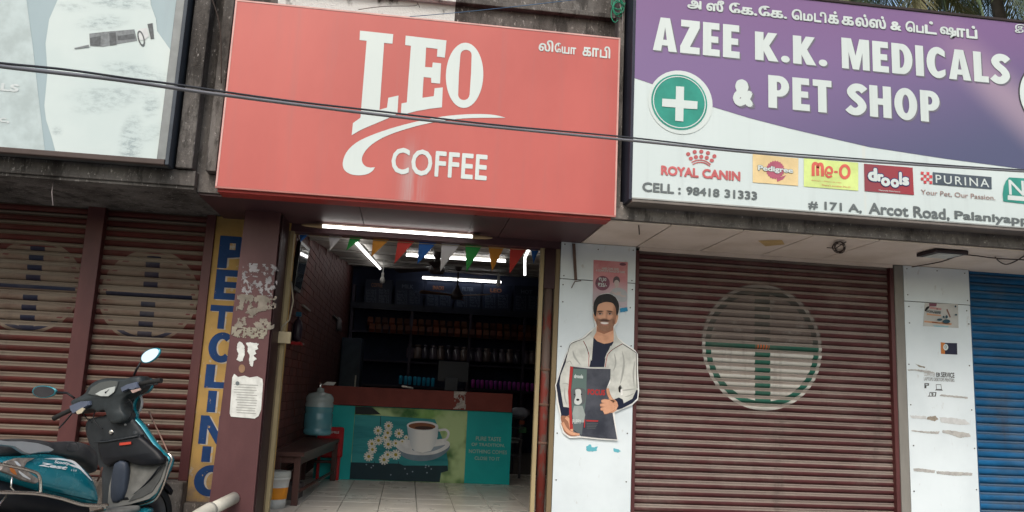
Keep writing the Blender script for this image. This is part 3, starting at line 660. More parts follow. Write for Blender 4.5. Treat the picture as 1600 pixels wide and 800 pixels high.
base = tf.mix(tf.noise(1.4, 4).smooth(.3, .7), (.53, .60, .595), (.47, .55, .55))
base = tf.mix(grey*.28, base, (.34, .42, .44)); tf.col(tf.mix(grey*st_*.8, base, (.20, .25, .27))); m_fur = tf.m
g = Z(0, 0, 2.667)
def off(l, d): return [(x, y) for x, y in l]
art('pale_band', plain('pale_band_print', (.44, .52, .53), .5), pw, -.990, g((-260, -120), (70, -120), (110, 0), (135, 180), (160, 400), (188, 640), (180, 652), (-260, 600)))
art('dog_print', m_fur, pw, -.992, g((250, -60), (240, 0), (205, 80), (190, 180), (198, 300), (185, 440), (192, 500), (215, 570), (236, 650), (690, 688), (700, 560), (715, 400), (728, 262), (715, 215), (680, 165), (655, 130), (650, 80), (628, 20), (622, -60)))
m_c1 = plain('collar_dark_print', (.10, .11, .12), .5, var=.4, scale=40); m_c2 = plain('collar_grey_print', (.20, .22, .235), .5, var=.4, scale=40); m_c3 = plain('collar_light_print', (.62, .64, .65), .5)
art('collar_print', m_c2, pw, -.9935, g((372, 140), (430, 133), (560, 122), (572, 170), (480, 185), (430, 195), (375, 192)))
art('collar_print', m_c1, pw, -.995, g((375, 158), (420, 150), (418, 190), (378, 188))); art('collar_print', m_c1, pw, -.995, g((455, 138), (482, 134), (486, 186), (458, 190)))
art('collar_print', m_c1, pw, -.995, g((490, 150), (560, 140), (562, 160), (492, 168))); art('collar_print', m_c3, pw, -.995, g((572, 124), (612, 115), (622, 150), (600, 168), (580, 165)))
art('collar_print', m_c1, pw, -.996, g((614, 100), (636, 96), (642, 160), (628, 162))); art('collar_print', m_c1, pw, -.996, g(*ell(588, 160, 14, 34, 20, tilt=-15)), g(*ell(588, 160, 8, 26, 20, tilt=-15)))
art('collar_print', m_c2, pw, -.9965, g((308, 200), (370, 186), (372, 196), (312, 204)))
m_pt = plain('faint_white_print', (.55, .60, .61), .5)
text('LLS', g((-40, 375))[0], g((82, 352))[0], -.992, m_pt, pw, .04); text('c,', g((-5, 513))[0], g((42, 492))[0], -.992, m_pt, pw, .03)

# ------------------------------------------------------------------ other side of the street: unseen buildings, added to cut low sky light
random.seed(5)
xx = -46
for i, (w_, h_, c_) in enumerate(((15, 4.6, (.32, .29, .25)), (12, 3.6, (.24, .22, .20)), (17, 5.2, (.30, .31, .30)), (13, 3.9, (.28, .22, .18)), (16, 4.8, (.33, .31, .27)), (14, 3.7, (.22, .24, .25)))):
    ob = thing('building', ['cream', 'grey', 'pale grey', 'brown', 'sand', 'blue grey'][i]+' flat roofed building added out of view across the street to cut low sky light, number '+['one', 'two', 'three', 'four', 'five', 'six'][i]+' from the left', 'building', (xx+w_/2, -36, -.16))
    mw = plain('opposite_wall_%d' % i, c_, .85); mg = plain('opposite_window', (.03, .035, .04), .2)
    MB().box(xx, xx+w_-.6, -41, -31, -.16, h_).build('wall', mw, ob); MB().box(xx-.1, xx+w_-.5, -41.1, -30.85, h_+.002, h_+.35).build('roof', mw, ob)
    for fl_i in range(int(h_//3)):
        for k_ in range(int(w_//3)):
            x = xx+1.2+k_*3; MB().box(x, x+1.3, -31.05, -30.97, fl_i*3+1.0, fl_i*3+2.3).build('window', mg, ob)
    xx += w_
# ================================================================== CUT-OUT, POSTERS, STICKERS
def PM(name, c, rough=.45, var=.12): return plain(name, c, rough, var=var, scale=20)
A = Z(860, 540, 5); B = Z(860, 450, 6.667)
co = thing('cutout_standee', 'life-like printed cut-out of a smiling bearded man in pale jacket holding a dog food bag', 'cut-out', tuple(U(950, 690, -.02)))
out = B((560, 58), (600, 53), (655, 75), (700, 125), (718, 200), (712, 270), (710, 335), (692, 380), (668, 400), (665, 438), (700, 515), (760, 565), (882, 650), (908, 690))+A((682, 100), (682, 200), (692, 345), (682, 422), (640, 462), (502, 522), (500, 560), (512, 640), (526, 742), (380, 733), (240, 718), (150, 722), (98, 684), (78, 620), (74, 540), (52, 450), (36, 310), (48, 270), (78, 180), (128, 50), (150, 0))+B((215, 565), (335, 515), (425, 435), (468, 402), (455, 335), (438, 272), (442, 180), (468, 110), (525, 65))
MB().slab(P(out, -.010), (0, -.008, 0)).build('board', PM('print_white', (.78, .78, .76)), co)
jac = B((430, 452), (345, 528), (222, 576), (185, 660), (150, 790))+A((112, 120), (88, 190), (62, 270), (50, 310), (66, 440), (84, 545), (140, 560), (150, 500), (140, 340), (156, 160), (470, 180), (470, 290), (440, 330), (470, 420), (560, 440), (570, 470), (640, 448), (676, 410), (684, 345), (676, 200), (674, 70))+B((870, 660), (755, 580), (700, 520), (662, 440))
y0 = -.0205; dY = .0004
m_skin = Mt('skin_print', .5); m_skin.col(m_skin.mix(m_skin.noise(16, 4).smooth(.35, .65), (.60, .32, .20), (.50, .25, .15))); m_skin = m_skin.m
m_skd = PM('skin_shade_print', (.30, .135, .08)); m_jac = Mt('jacket_print', .5); m_jac.col(m_jac.mix(m_jac.noise(9, 5).smooth(.35, .7), (.60, .61, .57), (.43, .44, .41))); m_jac = m_jac.m
m_navy = PM('navy_shirt_print', (.010, .014, .035)); m_redl = PM('red_piping_print', (.38, .03, .03)); m_hair = PM('hair_print', (.010, .008, .009)); m_brd = PM('beard_print', (.14, .065, .042))
art('jacket', m_jac, co, y0, jac)
art('neck', m_skin, co, y0-dY, B((482, 390), (655, 380), (662, 560), (640, 585), (560, 595), (470, 560), (450, 510), (478, 460)))
art('neck_shade', m_skd, co, y0-1.5*dY, B((485, 405), (560, 452), (655, 405), (656, 440), (560, 480), (483, 450)))
art('shirt', m_navy, co, y0-2*dY, B((448, 512), (490, 556), (560, 582), (620, 572), (658, 555), (650, 640))+A((470, 0), (430, 100), (420, 168), (305, 168), (325, 60), (332, 0)))
art('jacket_collar', m_jac, co, y0-3*dY, B((470, 405), (478, 440), (448, 520), (440, 640), (430, 760))+A((305, 80), (300, 165), (270, 165), (265, 60))+B((340, 552), (430, 450)))
art('jacket_collar', m_jac, co, y0-3*dY, B((662, 400), (700, 520), (752, 580), (640, 660), (600, 720))+A((425, 100), (440, 60))+B((656, 570), (662, 500)))
for pts, ww, mm in (((B((343, 552), (380, 625), (402, 700))+A((300, 100), (300, 165))), .9, m_redl), ((B((343, 552), (380, 625), (398, 690))), 1.1, m_hair), ((B((752, 580), (650, 640), (600, 690))+A((440, 100), (428, 168))), .9, m_redl), ((B((752, 582), (650, 640), (606, 685))), .9, m_hair), ((B((752, 582), (880, 665), (895, 700))+A((672, 200), (678, 330))), 1.0, m_hair), (B((430, 455), (345, 527), (222, 576), (185, 660), (150, 790)), .8, m_hair)):
    art('piping', mm, co, y0-4*dY, ribbon(spline(pts, 3), ww))
art('sleeve_stripe', m_navy, co, y0-4*dY, A((130, 60), (120, 130), (80, 230), (72, 300), (100, 470), (105, 490), (85, 545), (76, 500), (62, 430), (46, 310), (56, 275), (86, 180)))
art('sleeve_stripe', m_navy, co, y0-4*dY, A((575, 450), (640, 415), (672, 345), (684, 350), (678, 412), (640, 450), (560, 490)))
art('cuff', m_navy, co, y0-5*dY, A((85, 500), (105, 478), (150, 485), (152, 540), (120, 570), (82, 560)))
# bag
mb_ = Mt('bag_print', .35); mb_.col(mb_.mix(mb_.noise(5, 4).smooth(.3, .7), (.028, .032, .045), (.075, .08, .10))); m_bag = mb_.m
art('bag', m_bag, co, y0-6*dY, A((158, 162), (300, 178), (470, 182), (468, 260), (440, 330), (452, 400), (485, 520), (505, 640), (522, 732), (380, 722), (240, 706), (160, 655), (150, 420)))
art('bag_side', m_redl, co, y0-7*dY, A((155, 160), (178, 168), (160, 350), (168, 560), (176, 650), (152, 655), (146, 500), (138, 360)))
mg_ = Mt('bag_panel_print', .4); mg_.col(mg_.mix(mg_.z.smooth(.85, 1.2), (.10, .12, .13), (.10, .15, .14))); m_bp = mg_.m
art('bag_panel', m_bp, co, y0-7*dY, A((180, 180), (284, 186), (280, 400), (262, 560), (245, 700), (180, 660), (172, 560), (162, 350)))
m_dog = PM('dog_grey_print', (.30, .34, .33)); m_dogw = PM('dog_white_print', (.55, .58, .57)); m_dogd = PM('dog_dark_print', (.10, .11, .115))
art('dog_print', m_dog, co, y0-8*dY, A((185, 470), (250, 470), (272, 540), (262, 600), (180, 600), (172, 530)))
art('dog_print', m_dogd, co, y0-8.2*dY, A(*closed([(168, 350), (200, 330), (245, 332), (275, 355), (275, 410), (262, 455), (220, 460), (178, 450), (164, 400)])))
art('dog_print', m_dogw, co, y0-9*dY, A(*closed([(196, 345), (236, 345), (240, 400), (246, 440), (222, 462), (192, 455), (186, 430), (198, 390)])))
art('dog_print', m_hair, co, y0-10*dY, A(*ell(214, 423, 13, 9, 14))); art('dog_print', m_hair, co, y0-10*dY, A(*ell(188, 382, 6, 5, 10))); art('dog_print', m_hair, co, y0-10*dY, A(*ell(243, 380, 6, 5, 10)))
text('drools', A((184, 254))[0], A((256, 226))[0], y0-8*dY, m_wh, co, .05)
text('FOCUS', A((290, 384))[0], A((428, 345))[0], y0-8*dY, m_redl, co, .05)
text('PUPPY', A((172, 610))[0], A((240, 578))[0], y0-8*dY, m_dogw, co, .02)
art('bag_stripe', m_redl, co, y0-8*dY, A((262, 575), (272, 575), (270, 640), (262, 642))); art('bag_stripe', m_redl, co, y0-8*dY, A((280, 580), (374, 584), (373, 595), (280, 592)))
for i in range(4): art('bag_lines', m_dogd, co, y0-8*dY, A((282, 606+i*12), (372-i*7, 608+i*12), (372-i*7, 612+i*12), (282, 610+i*12)))
# hands
def finger(path, ww, k):
    w2 = [ww*.92]+[ww]*(len(path)-2)+[ww*.6]; art('finger_outline', m_skd, co, y0-(9+k)*dY, A(*ribbon(spline(path, 4), [v*1.25 for v in spline([(a,) for a in w2], 4) and [a[0] for a in spline([(a,) for a in w2], 4)]])))
    art('finger', m_skin, co, y0-(9.5+k)*dY, A(*ribbon(spline(path, 4), [a[0] for a in spline([(a,) for a in w2], 4)])))
art('hand', m_skin, co, y0-8.8*dY, A(*closed([(455, 425), (500, 420), (530, 450), (528, 490), (490, 522), (440, 520), (440, 470)])))
finger([(446, 335), (455, 380), (480, 425), (505, 445)], 20, 0)
for k, (x0, yy) in enumerate(((398, 434), (388, 464), (392, 494), (416, 520))): finger([(500, 440+k*16), (450, 436+k*26), (420, yy), (x0, yy+1)], 27, k*.3)
art('cuff', m_navy, co, y0-12*dY, A((500, 420), (535, 405), (565, 420), (578, 470), (560, 490), (515, 502), (530, 470), (522, 440)))
art('hand', m_skd, co, y0-5.5*dY, A(*closed([(82, 552), (130, 550), (160, 540), (162, 660), (235, 690), (200, 706), (150, 704), (108, 670), (92, 620)])))
finger([(120, 560), (150, 590), (162, 640), (170, 672)], 26, -2.9); finger([(95, 600), (120, 650), (165, 685), (228, 695)], 24, -2.2)
# head: a soft printed portrait, shaded inside one material
m_ear = m_skin
art('ear', m_skin, co, y0-2.2*dY, B(*closed([(448, 268), (470, 262), (486, 300), (484, 350), (468, 345), (452, 310)]))); art('ear', m_skin, co, y0-2.2*dY, B(*closed([(705, 285), (688, 280), (668, 320), (668, 375), (686, 365), (702, 320)])))
tf_ = Mt('portrait_print', .5)
def pt(bx, by): p_ = U(*B((bx, by))[0], y0); return p_.x, p_.z
sx_ = pt(600, 300)[0]-pt(500, 300)[0]                                  # metres per 100 drawing units
def blob(bx, by, rx, ry, soft=.5, tilt=0):
    cx, cz_ = pt(bx, by); dx, dz = tf_.x-cx, tf_.z-cz_; t_ = R(tilt)
    if tilt: dx, dz = dx*math.cos(t_)+dz*math.sin(t_), dz*math.cos(t_)-dx*math.sin(t_)
    dx = dx/(rx*sx_/100); dz = dz/(ry*sx_/100); return 1-(dx*dx+dz*dz).sqrt().smooth(1-soft, 1+soft)
nz_ = tf_.noise(60, 4)
c_ = tf_.mix(tf_.noise(14, 3).smooth(.3, .7)*.25, (.62, .33, .205), (.53, .265, .155))
for b_, f_, cc_ in ((blob(575, 195, 80, 45, .6), .55, (.62, .35, .235)), (blob(505, 315, 32, 34, .7), .5, (.62, .33, .225)), (blob(628, 318, 30, 34, .7), .35, (.60, .32, .22)),
    (blob(682, 300, 34, 150, .5), .65, (.20, .085, .05)), (blob(470, 330, 22, 110, .6), .5, (.24, .11, .065)),
    (blob(514, 262, 36, 20, .6), .6, (.22, .10, .065)), (blob(620, 262, 36, 20, .6), .6, (.20, .09, .06)),
    (blob(560, 290, 12, 50, .6), .5, (.66, .38, .26)), (blob(584, 300, 9, 36, .7), .4, (.24, .11, .07)), (blob(563, 322, 30, 9, .6), .6, (.22, .095, .06))):
    c_ = tf_.mix(b_*f_, c_, cc_)
jaw = (blob(568, 395, 112, 82, .25)*(1-blob(566, 325, 62, 40, .5))+blob(565, 338, 58, 15, .45)+blob(500, 365, 24, 46, .5, 12)+blob(640, 365, 24, 50, .5, -12)).clamp()
c_ = tf_.mix((jaw*(nz_*.5+.62)).clamp()*.74, c_, (.075, .034, .024))
c_ = tf_.mix(blob(563, 338, 56, 11, .4)*.8, c_, (.04, .018, .014))
c_ = tf_.mix(blob(563, 384, 36, 8, .4)*.8, c_, (.40, .16, .13)); c_ = tf_.mix(blob(563, 364, 40, 13, .22, 0), c_, (.74, .70, .66)); c_ = tf_.mix(blob(563, 352, 44, 6, .4)*.7, c_, (.16, .06, .05))
for ex in (516, 618):
    c_ = tf_.mix(blob(ex, 270, 20, 7, .3), c_, (.42, .33, .29)); c_ = tf_.mix(blob(ex, 269, 9, 8, .3), c_, (.02, .012, .01)); c_ = tf_.mix(blob(ex, 261, 24, 4, .5)*.8, c_, (.05, .02, .015))
    c_ = tf_.mix(blob(ex+(2 if ex < 560 else -2), 243, 33, 7, .45, 5 if ex < 560 else -5)*.92, c_, (.015, .008, .007))
tf_.col(c_)
art('face', tf_.m, co, y0-5*dY, B(*closed([(470, 205), (490, 150), (570, 120), (650, 135), (688, 190), (688, 270), (680, 340), (660, 395), (622, 438), (570, 455), (518, 436), (486, 390), (470, 330), (464, 250)])))
th_ = Mt('hair_strand_print', .4); th_.col(th_.mix(th_.noise(45, 4, (1, 1, .35)).smooth(.5, .75)*.6, (.008, .006, .007), (.05, .032, .028)))
art('hair', th_.m, co, y0-6.2*dY, B(*closed([(470, 300), (452, 262), (447, 215), (450, 165), (468, 118), (505, 80), (550, 64), (610, 60), (664, 84), (702, 132), (716, 195), (708, 255), (694, 290), (686, 268), (682, 225), (672, 190), (650, 160), (615, 148), (570, 146), (530, 158), (505, 170), (492, 192), (484, 225), (478, 262)], 3)))
# soft folds in the jacket
def fold(pts, w_, f_=.6): art('jacket_fold', m_fold if f_ < .8 else m_fold2, co, y0-1.2*dY, ribbon(spline(pts, 4), [w_*math.sin(math.pi*(i+.5)/(4*(len(pts)-1)+1)) for i in range(4*(len(pts)-1)+1)]))
m_fold = PM('fold_shade_print', (.36, .37, .345)); m_fold2 = PM('fold_dark_print', (.24, .25, .235)); m_fold3 = PM('fold_light_print', (.68, .69, .66))
for pts_, w_, f_ in ((A((560, 40), (575, 130), (560, 240), (545, 300)), 3.2, .6), (A((660, 120), (648, 220), (655, 320)), 2.5, .6), (A((175, 40), (190, 90), (235, 150)), 3.0, .6), (A((90, 300), (120, 295), (142, 305)), 1.6, .6), (A((562, 350), (610, 345), (665, 338)), 2.2, .6), (A((500, 60), (510, 140), (490, 200)), 2.6, .6), (A((110, 330), (112, 400), (128, 460)), 2.4, .6), (A((545, 310), (556, 340), (552, 390)), 3.0, .9), (A((580, 400), (620, 390), (655, 370)), 1.6, .6), (A((120, 140), (150, 120), (170, 150)), 1.4, .6)):
    fold(pts_, w_, f_)
art('gap_print', m_hair, co, y0-1.4*dY, A((530, 330), (545, 305), (552, 330), (546, 370), (535, 362))); art('gap_print', PM('print_white', (.78, .78, .76)), co, y0-1.45*dY, A((548, 345), (562, 335), (565, 385), (550, 390)))
# torn blue tape bits under the cut-out
def torn(name, label, cat, box, Y, mat, seed, th=.5, nx=34, nz=26, scale=7, group=None, parent=None, smoothe=0):
    from mathutils import noise
    a, b = U(box[0], box[3], Y), U(box[2], box[1], Y); a2, b2 = U(box[2], box[3], Y), None
    x0, x1, z0, z1 = a.x, b.x, a.z, b.z; mb = MB(); vs = []; fs = []
    for j in range(nz+1):
        for i in range(nx+1):
            jx, jz = (random.uniform(-.3, .3)/nx, random.uniform(-.3, .3)/nz) if 0 < i < nx and 0 < j < nz else (0, 0)
            vs.append((x0+(x1-x0)*(i/nx+jx), Y-.0025-(.004*noise.noise((i*.5, j*.5, seed))**2), z0+(z1-z0)*(j/nz+jz)))
    for j in range(nz):
        for i in range(nx):
            u, v = (i+.5)/nx, (j+.5)/nz; e = min(u, 1-u, v, 1-v)
            n = noise.fractal(Vector((u*scale*(x1-x0)/max(z1-z0, .01)*.5, v*scale*.5, seed*3.7)), .8, 2.1, 4)+.5
            if n > th-(.0 if e > .06 else -.12): fs.append((j*(nx+1)+i, j*(nx+1)+i+1, (j+1)*(nx+1)+i+1, (j+1)*(nx+1)+i))
    o = mb.add(vs, fs).build(name, mat, parent)
    if parent is None: tag(o, label, cat, group)
    return o
m_blt = PM('teal_tape', (.12, .42, .50)); m_pap = plain('weathered_paper', (.28, .27, .28), .8, var=.4, scale=14); m_pap2 = plain('brown_paper', (.24, .215, .18), .85, var=.5, scale=12); m_papw = plain('white_paper', (.62, .63, .60), .7, var=.25, scale=20)
def rag(label, pts, Y, mat, name='tape_scrap', cat='tape', jit=.6, lift=.002):
    q_ = []
    for (x0, y0_), (x1, y1_) in zip(pts, pts[1:]+pts[:1]):
        n_ = max(2, int(math.hypot(x1-x0, y1_-y0_)/1.6))
        for k_ in range(n_): t = k_/n_; q_.append((x0+(x1-x0)*t+random.uniform(-jit, jit), y0_+(y1_-y0_)*t+random.uniform(-jit, jit)))
    return tag(MB().slab(P(q_, Y-.0005), (0, -lift, 0)).build(name, mat), label, cat)
rag('torn teal tape scrap on the white pillar just under the dog food bag', [(916, 697), (922, 694), (925, 699), (934, 698), (932, 704), (920, 706), (916, 703)], 0, m_blt)
rag('small teal tape scrap right of the larger one under the cut-out', [(958, 701), (964, 701), (970, 704), (966, 707), (959, 705)], 0, m_blt)
rag('blue tape holding the lower right corner of the pink poster', [(968, 482), (980, 480), (981, 486), (969, 488)], -.004, PM('blue_tape', (.03, .25, .45)), jit=.3)
torn('torn_poster', 'shredded white poster remains, topmost on the maroon pillar', 'torn poster', (375, 414, 436, 460), -.402, m_pap, 1, .585, 110, 80, 14)
torn('torn_poster', 'peeled beige poster remains below the shredded white one on the maroon pillar', 'torn poster', (366, 463, 433, 512), -.402, m_pap2, 8, .42, 110, 70, 9)
torn('torn_poster', 'thin grey torn strip across the maroon pillar', 'torn poster', (361, 513, 418, 527), -.402, plain('grey_paper', (.26, .24, .19), .8), 4, .3, 40, 12, 6)
rag('left white scrap of a torn notice above the pasted notice', [(371, 538), (374, 534), (378, 535), (382, 541), (382, 556), (379, 564), (374, 565), (370, 562), (373, 552), (370, 547)], -.402, m_papw, 'torn_poster', 'torn poster', .5)
rag('right white scrap of a torn notice above the pasted notice', [(384, 536), (392, 535), (404, 537), (402, 542), (404, 545), (399, 547), (400, 552), (397, 556), (401, 561), (396, 565), (395, 573), (391, 571), (389, 562), (390, 555), (387, 549), (388, 542)], -.402, m_papw, 'torn_poster', 'torn poster', .7)
ptn = thing('pasted_notice', 'white pasted notice with rows of small print, lowest on the maroon pillar', 'notice', tuple(U(385, 653, -.402)))
n0 = [(363, 590), (366, 584), (372, 589), (382, 587), (390, 590), (402, 588), (410, 592), (411, 600), (408, 640), (404, 650), (398, 654), (361, 651), (359, 646), (361, 620)]
MB().slab(P(n0, -.402), (0, -.003, 0)).build('sheet', m_papw, ptn)
m_sm = plain('smudged_ink', (.30, .30, .28), .8)
for i in range(12):
    x0 = random.uniform(365, 372); x1 = random.uniform(396, 404); y = 600+i*4
    MB().flat([P([(x0, y), (x1, y+1.6), (x1, y+2.6), (x0, y+1)], -.4065)]).build('print_line', m_sm, ptn)
MB().flat([P(ell(371, 599, 3.2, 3.4, 12), -.407)]).build('print_stamp', m_ink, ptn)
tag(MB().slab(P(ell(378, 576, 5, 6.5, 16), -.402), (0, -.003, 0)).build('paste_patch', plain('brown_paste', (.28, .17, .10), .8)), 'round brown paste patch on the maroon pillar above the notice', 'stain')
# pink poster
po = thing('poster', 'faded pink advertisement poster of a woman, behind the head of the cut-out', 'poster', tuple(U(950, 480, 0)))
g = Z(900, 400, 6.154)
tpk = Mt('pink_print', .6); n = tpk.noise(7, 4).smooth(.3, .7); tpk.col(tpk.mix((1-(tpk.z-1.93).smooth(.0, .25))*.75, tpk.mix(n*.6, (.50, .17, .19), (.62, .34, .35)), (.46, .46, .50)))
MB().slab(P(g((168, 38), (497, 60), (492, 500), (160, 470)), -.0015), (0, -.002, 0)).build('sheet', tpk.m, po)
art('badge', plain('mauve_print', (.20, .075, .11), .5), po, -.0045, g(*ell(255, 262, 70, 70, 26)))
text('₹130', g((218, 238))[0], g((292, 210))[0], -.0055, m_wh, po, .03); text('+', g((245, 254))[0], g((262, 240))[0], -.0055, m_wh, po, .03); text('₹35/-', g((210, 294))[0], g((298, 262))[0], -.0055, m_wh, po, .03)
text('HAIR CARE AND', g((250, 128))[0], g((412, 118))[0], -.0055, m_wh, po, .01); text('A COMPLETE RANGE OF CARE', g((192, 148))[0], g((470, 146))[0], -.0055, m_wh, po, .01)
art('badge', plain('mauve_print', (.20, .075, .11), .5), po, -.0045, g(*ell(450, 80, 32, 14, 20, tilt=3)))
m_gsk = PM('grey_skin_print', (.50, .42, .40)); m_gcl = PM('grey_cloth_print', (.40, .41, .43)); m_gd = PM('grey_dark_print', (.10, .07, .08))
art('woman_print', m_gcl, po, -.0045, g(*closed([(345, 330), (385, 305), (430, 310), (480, 340), (495, 400), (470, 440), (380, 430), (320, 390)])))
art('woman_print', m_gd, po, -.005, g(*closed([(358, 260), (362, 215), (390, 195), (418, 215), (420, 255), (400, 235), (375, 240)])))
art('woman_print', m_gsk, po, -.0055, g(*closed([(370, 245), (390, 230), (412, 245), (410, 285), (392, 305), (374, 290)]))); art('woman_print', m_gsk, po, -.0055, g(*ribbon(spline([(345, 345), (400, 370), (430, 345)], 4), 18))); art('woman_print', m_gsk, po, -.006, g(*ribbon(spline([(480, 385), (440, 385), (395, 345)], 4), 18)))
# bare metal strip on the white pillar
tag(MB().slab(P([(894, 381), (898.5, 381), (901.5, 438), (897.5, 438)], -.004), (0, -.012, 0)).build('metal_strip', plain('brown_metal', (.14, .09, .075), .6)), 'thin brown metal strip hanging at the top of the white pillar', 'strip')
tag(MB().tube([U(893, 450, -.01), U(898, 440, -.012), U(908, 438.5, -.012)], .004, 6).build('bent_wire', plain('brown_metal', (.14, .09, .075), .6)), 'bent end of brown wire under the metal strip on the pillar', 'wire')
# stickers on the right pillar
g = Z(1400, 460, 13.33)
st = thing('sticker', 'scuffed printed sticker with orange bands, highest on the right pillar', 'sticker', tuple(U(1465, 510, 0)))
MB().slab(P(g((600, 180), (1290, 200), (1300, 700), (560, 660)), -.0008), (0, -.0015, 0)).build('sheet', plain('dull_paper', (.50, .50, .48), .7, var=.2), st)
for loop, mm in ((((640, 390), (940, 430), (935, 455), (640, 430)), 'peach'), (((590, 545), (1160, 600), (1155, 640), (590, 580)), 'peach'), (((750, 570), (1120, 600), (1120, 625), (750, 590)), 'brick'), (((760, 640), (1100, 665), (1090, 688), (800, 670)), 'sky'), (((690, 180), (850, 190), (840, 250), (690, 245)), 'mauve'), (((700, 250), (950, 290), (940, 330), (700, 300)), 'rose')):
    cc = dict(peach=(.55, .30, .18), brick=(.30, .08, .05), sky=(.25, .45, .52), mauve=(.28, .16, .28), rose=(.48, .26, .25))[mm]
    art('band', PM(mm+'_print', cc), st, -.0032, g(*loop))
text('WORK DONE', g((625, 375))[0], g((935, 345))[0], -.0042, m_ink, st, .03); text('HERE', g((780, 400))[0], g((930, 372))[0], -.0045, m_ink, st, .03)
art('smudge', m_hair, st, -.0045, g(*closed([(600, 330), (640, 260), (700, 250), (680, 290), (620, 350)])))
for cx, cy, r1, r2 in ((1055, 468, 26, 34), (992, 468, 20, 22), (1050, 560, 80, 42), (910, 525, 55, 24), (1240, 250, 18, 22), (1250, 425, 28, 18)): art('figure_print', PM('petrol_print', (.025, .07, .10)), st, -.0045-.00001*cx, g(*ell(cx, cy, r1, r2, 14)))
art('smudge', PM('rust_smudge', (.25, .13, .10)), st, -.005, g(*ribbon(spline([(1060, 310), (1090, 380), (1130, 480)], 4), 30)))
g = Z(1400, 520, 6.667)
st = thing('sticker', 'small dark sticker with orange edge and round white logo on the right pillar', 'sticker', tuple(U(1480, 552, 0)))
MB().slab(P(g((510, 105), (635, 108), (638, 228), (510, 222)), -.0008), (0, -.0015, 0)).build('sheet', PM('dark_navy_print', (.02, .02, .045)), st)
MB().slab(P(g((466, 98), (509, 104), (509, 222), (468, 218)), -.0008), (0, -.0015, 0)).build('orange_edge', PM('orange_print', (.50, .17, .04)), st)
art('logo', m_wh, st, -.0035, g(*ell(518, 150, 26, 33, 20))); art('logo', m_ink, st, -.0045, g(*ell(518, 148, 12, 17, 14)), g(*ell(518, 148, 7, 11, 12)))
st = thing('stencil', 'half-erased black stencil for computer repair on the right pillar', 'stencil', tuple(U(1470, 620, 0)))
m_st = plain('stencil_ink', (.09, .09, .09), .8)
text('COMPUTER', g((292, 452))[0], g((408, 415))[0], -.001, plain('stencil_ink_faded', (.45, .45, .44), .8), st, .02); text('ER', g((420, 460))[0], g((462, 416))[0], -.0015, m_st, st, .03); text('SERVICE', g((470, 463))[0], g((607, 416))[0], -.001, m_st, st, .03)
text('LAPTOPS DESKTOPS PRINTERS', g((292, 497))[0], g((607, 478))[0], -.001, plain('stencil_ink_mid', (.22, .22, .22), .8), st, .01)
art('mark', m_st, st, -.001, g((296, 525), (345, 525), (342, 552), (318, 552), (316, 578), (296, 578)), g((308, 535), (330, 535), (328, 545), (308, 545)))
art('laptop_mark', m_st, st, -.001, g((415, 537), (470, 537), (478, 590), (490, 603), (405, 600), (418, 588)), g((421, 543), (466, 543), (472, 586), (424, 586)))
art('laptop_mark', m_st, st, -.001, g((350, 618), (422, 618), (415, 664), (328, 664), (345, 650)), g((356, 626), (410, 626), (402, 656), (350, 656))); text('$', g((366, 655))[0], g((392, 628))[0], -.001, m_st, st, .03)
m_dt = plain('dull_tape', (.44, .43, .41), .7, var=.35, scale=20); m_dt2 = plain('brown_tape', (.30, .26, .21), .7, var=.4, scale=20); m_dt3 = plain('pale_tape', (.55, .56, .56), .6, var=.2, scale=20)
for lab, pts, mm in (('short dark scuff left of the stencil on the right pillar', [(1430, 568), (1437, 571), (1445, 573), (1445, 575), (1436, 573)], m_dt2),
    ('long thin grey tape remains above the stencil', [(1418, 577), (1432, 577), (1450, 579), (1460, 582), (1450, 583), (1430, 579), (1419, 579)], m_dt),
    ('thin pale tape line under the laptop stencil', [(1470, 616), (1500, 619), (1512, 620), (1512, 623), (1490, 621), (1468, 619)], m_dt),
    ('brown middle piece of the torn tape line below the stencil', [(1450, 651), (1462, 650), (1466, 655), (1460, 658), (1448, 655)], m_dt2),
    ('pale torn tape line in the middle of the right pillar', [(1468, 652), (1490, 653), (1508, 656), (1516, 663), (1500, 664), (1470, 660)], m_dt3),
    ('left part of the torn tape line in the middle of the right pillar', [(1422, 649), (1447, 650), (1447, 655), (1424, 653)], m_dt3),
    ('grey torn tape with a drooping end, second lowest on the right pillar', [(1473, 692), (1490, 693), (1514, 697), (1517, 702), (1500, 704), (1485, 699), (1472, 696)], m_dt),
    ('thin left half of the second lowest tape line on the right pillar', [(1424, 692), (1450, 694), (1468, 694), (1466, 698), (1450, 697), (1425, 694)], m_dt),
    ('left half of the lowest torn tape line on the right pillar', [(1428, 752), (1440, 752), (1462, 755), (1461, 759), (1440, 757), (1429, 756)], m_dt),
    ('right half of the lowest torn tape line on the right pillar', [(1464, 756), (1490, 757), (1520, 759), (1520, 763), (1490, 763), (1465, 760)], m_dt)):
    if '1428' in str(pts) or '1464, 756' in str(pts): pts = [(a-1, b_-20) for a, b_ in pts]
    else: pts = [(a, b_-(20 if b_ > 685 else 0)) for a, b_ in pts]
    rag(lab, pts, 0, mm, jit=.45)

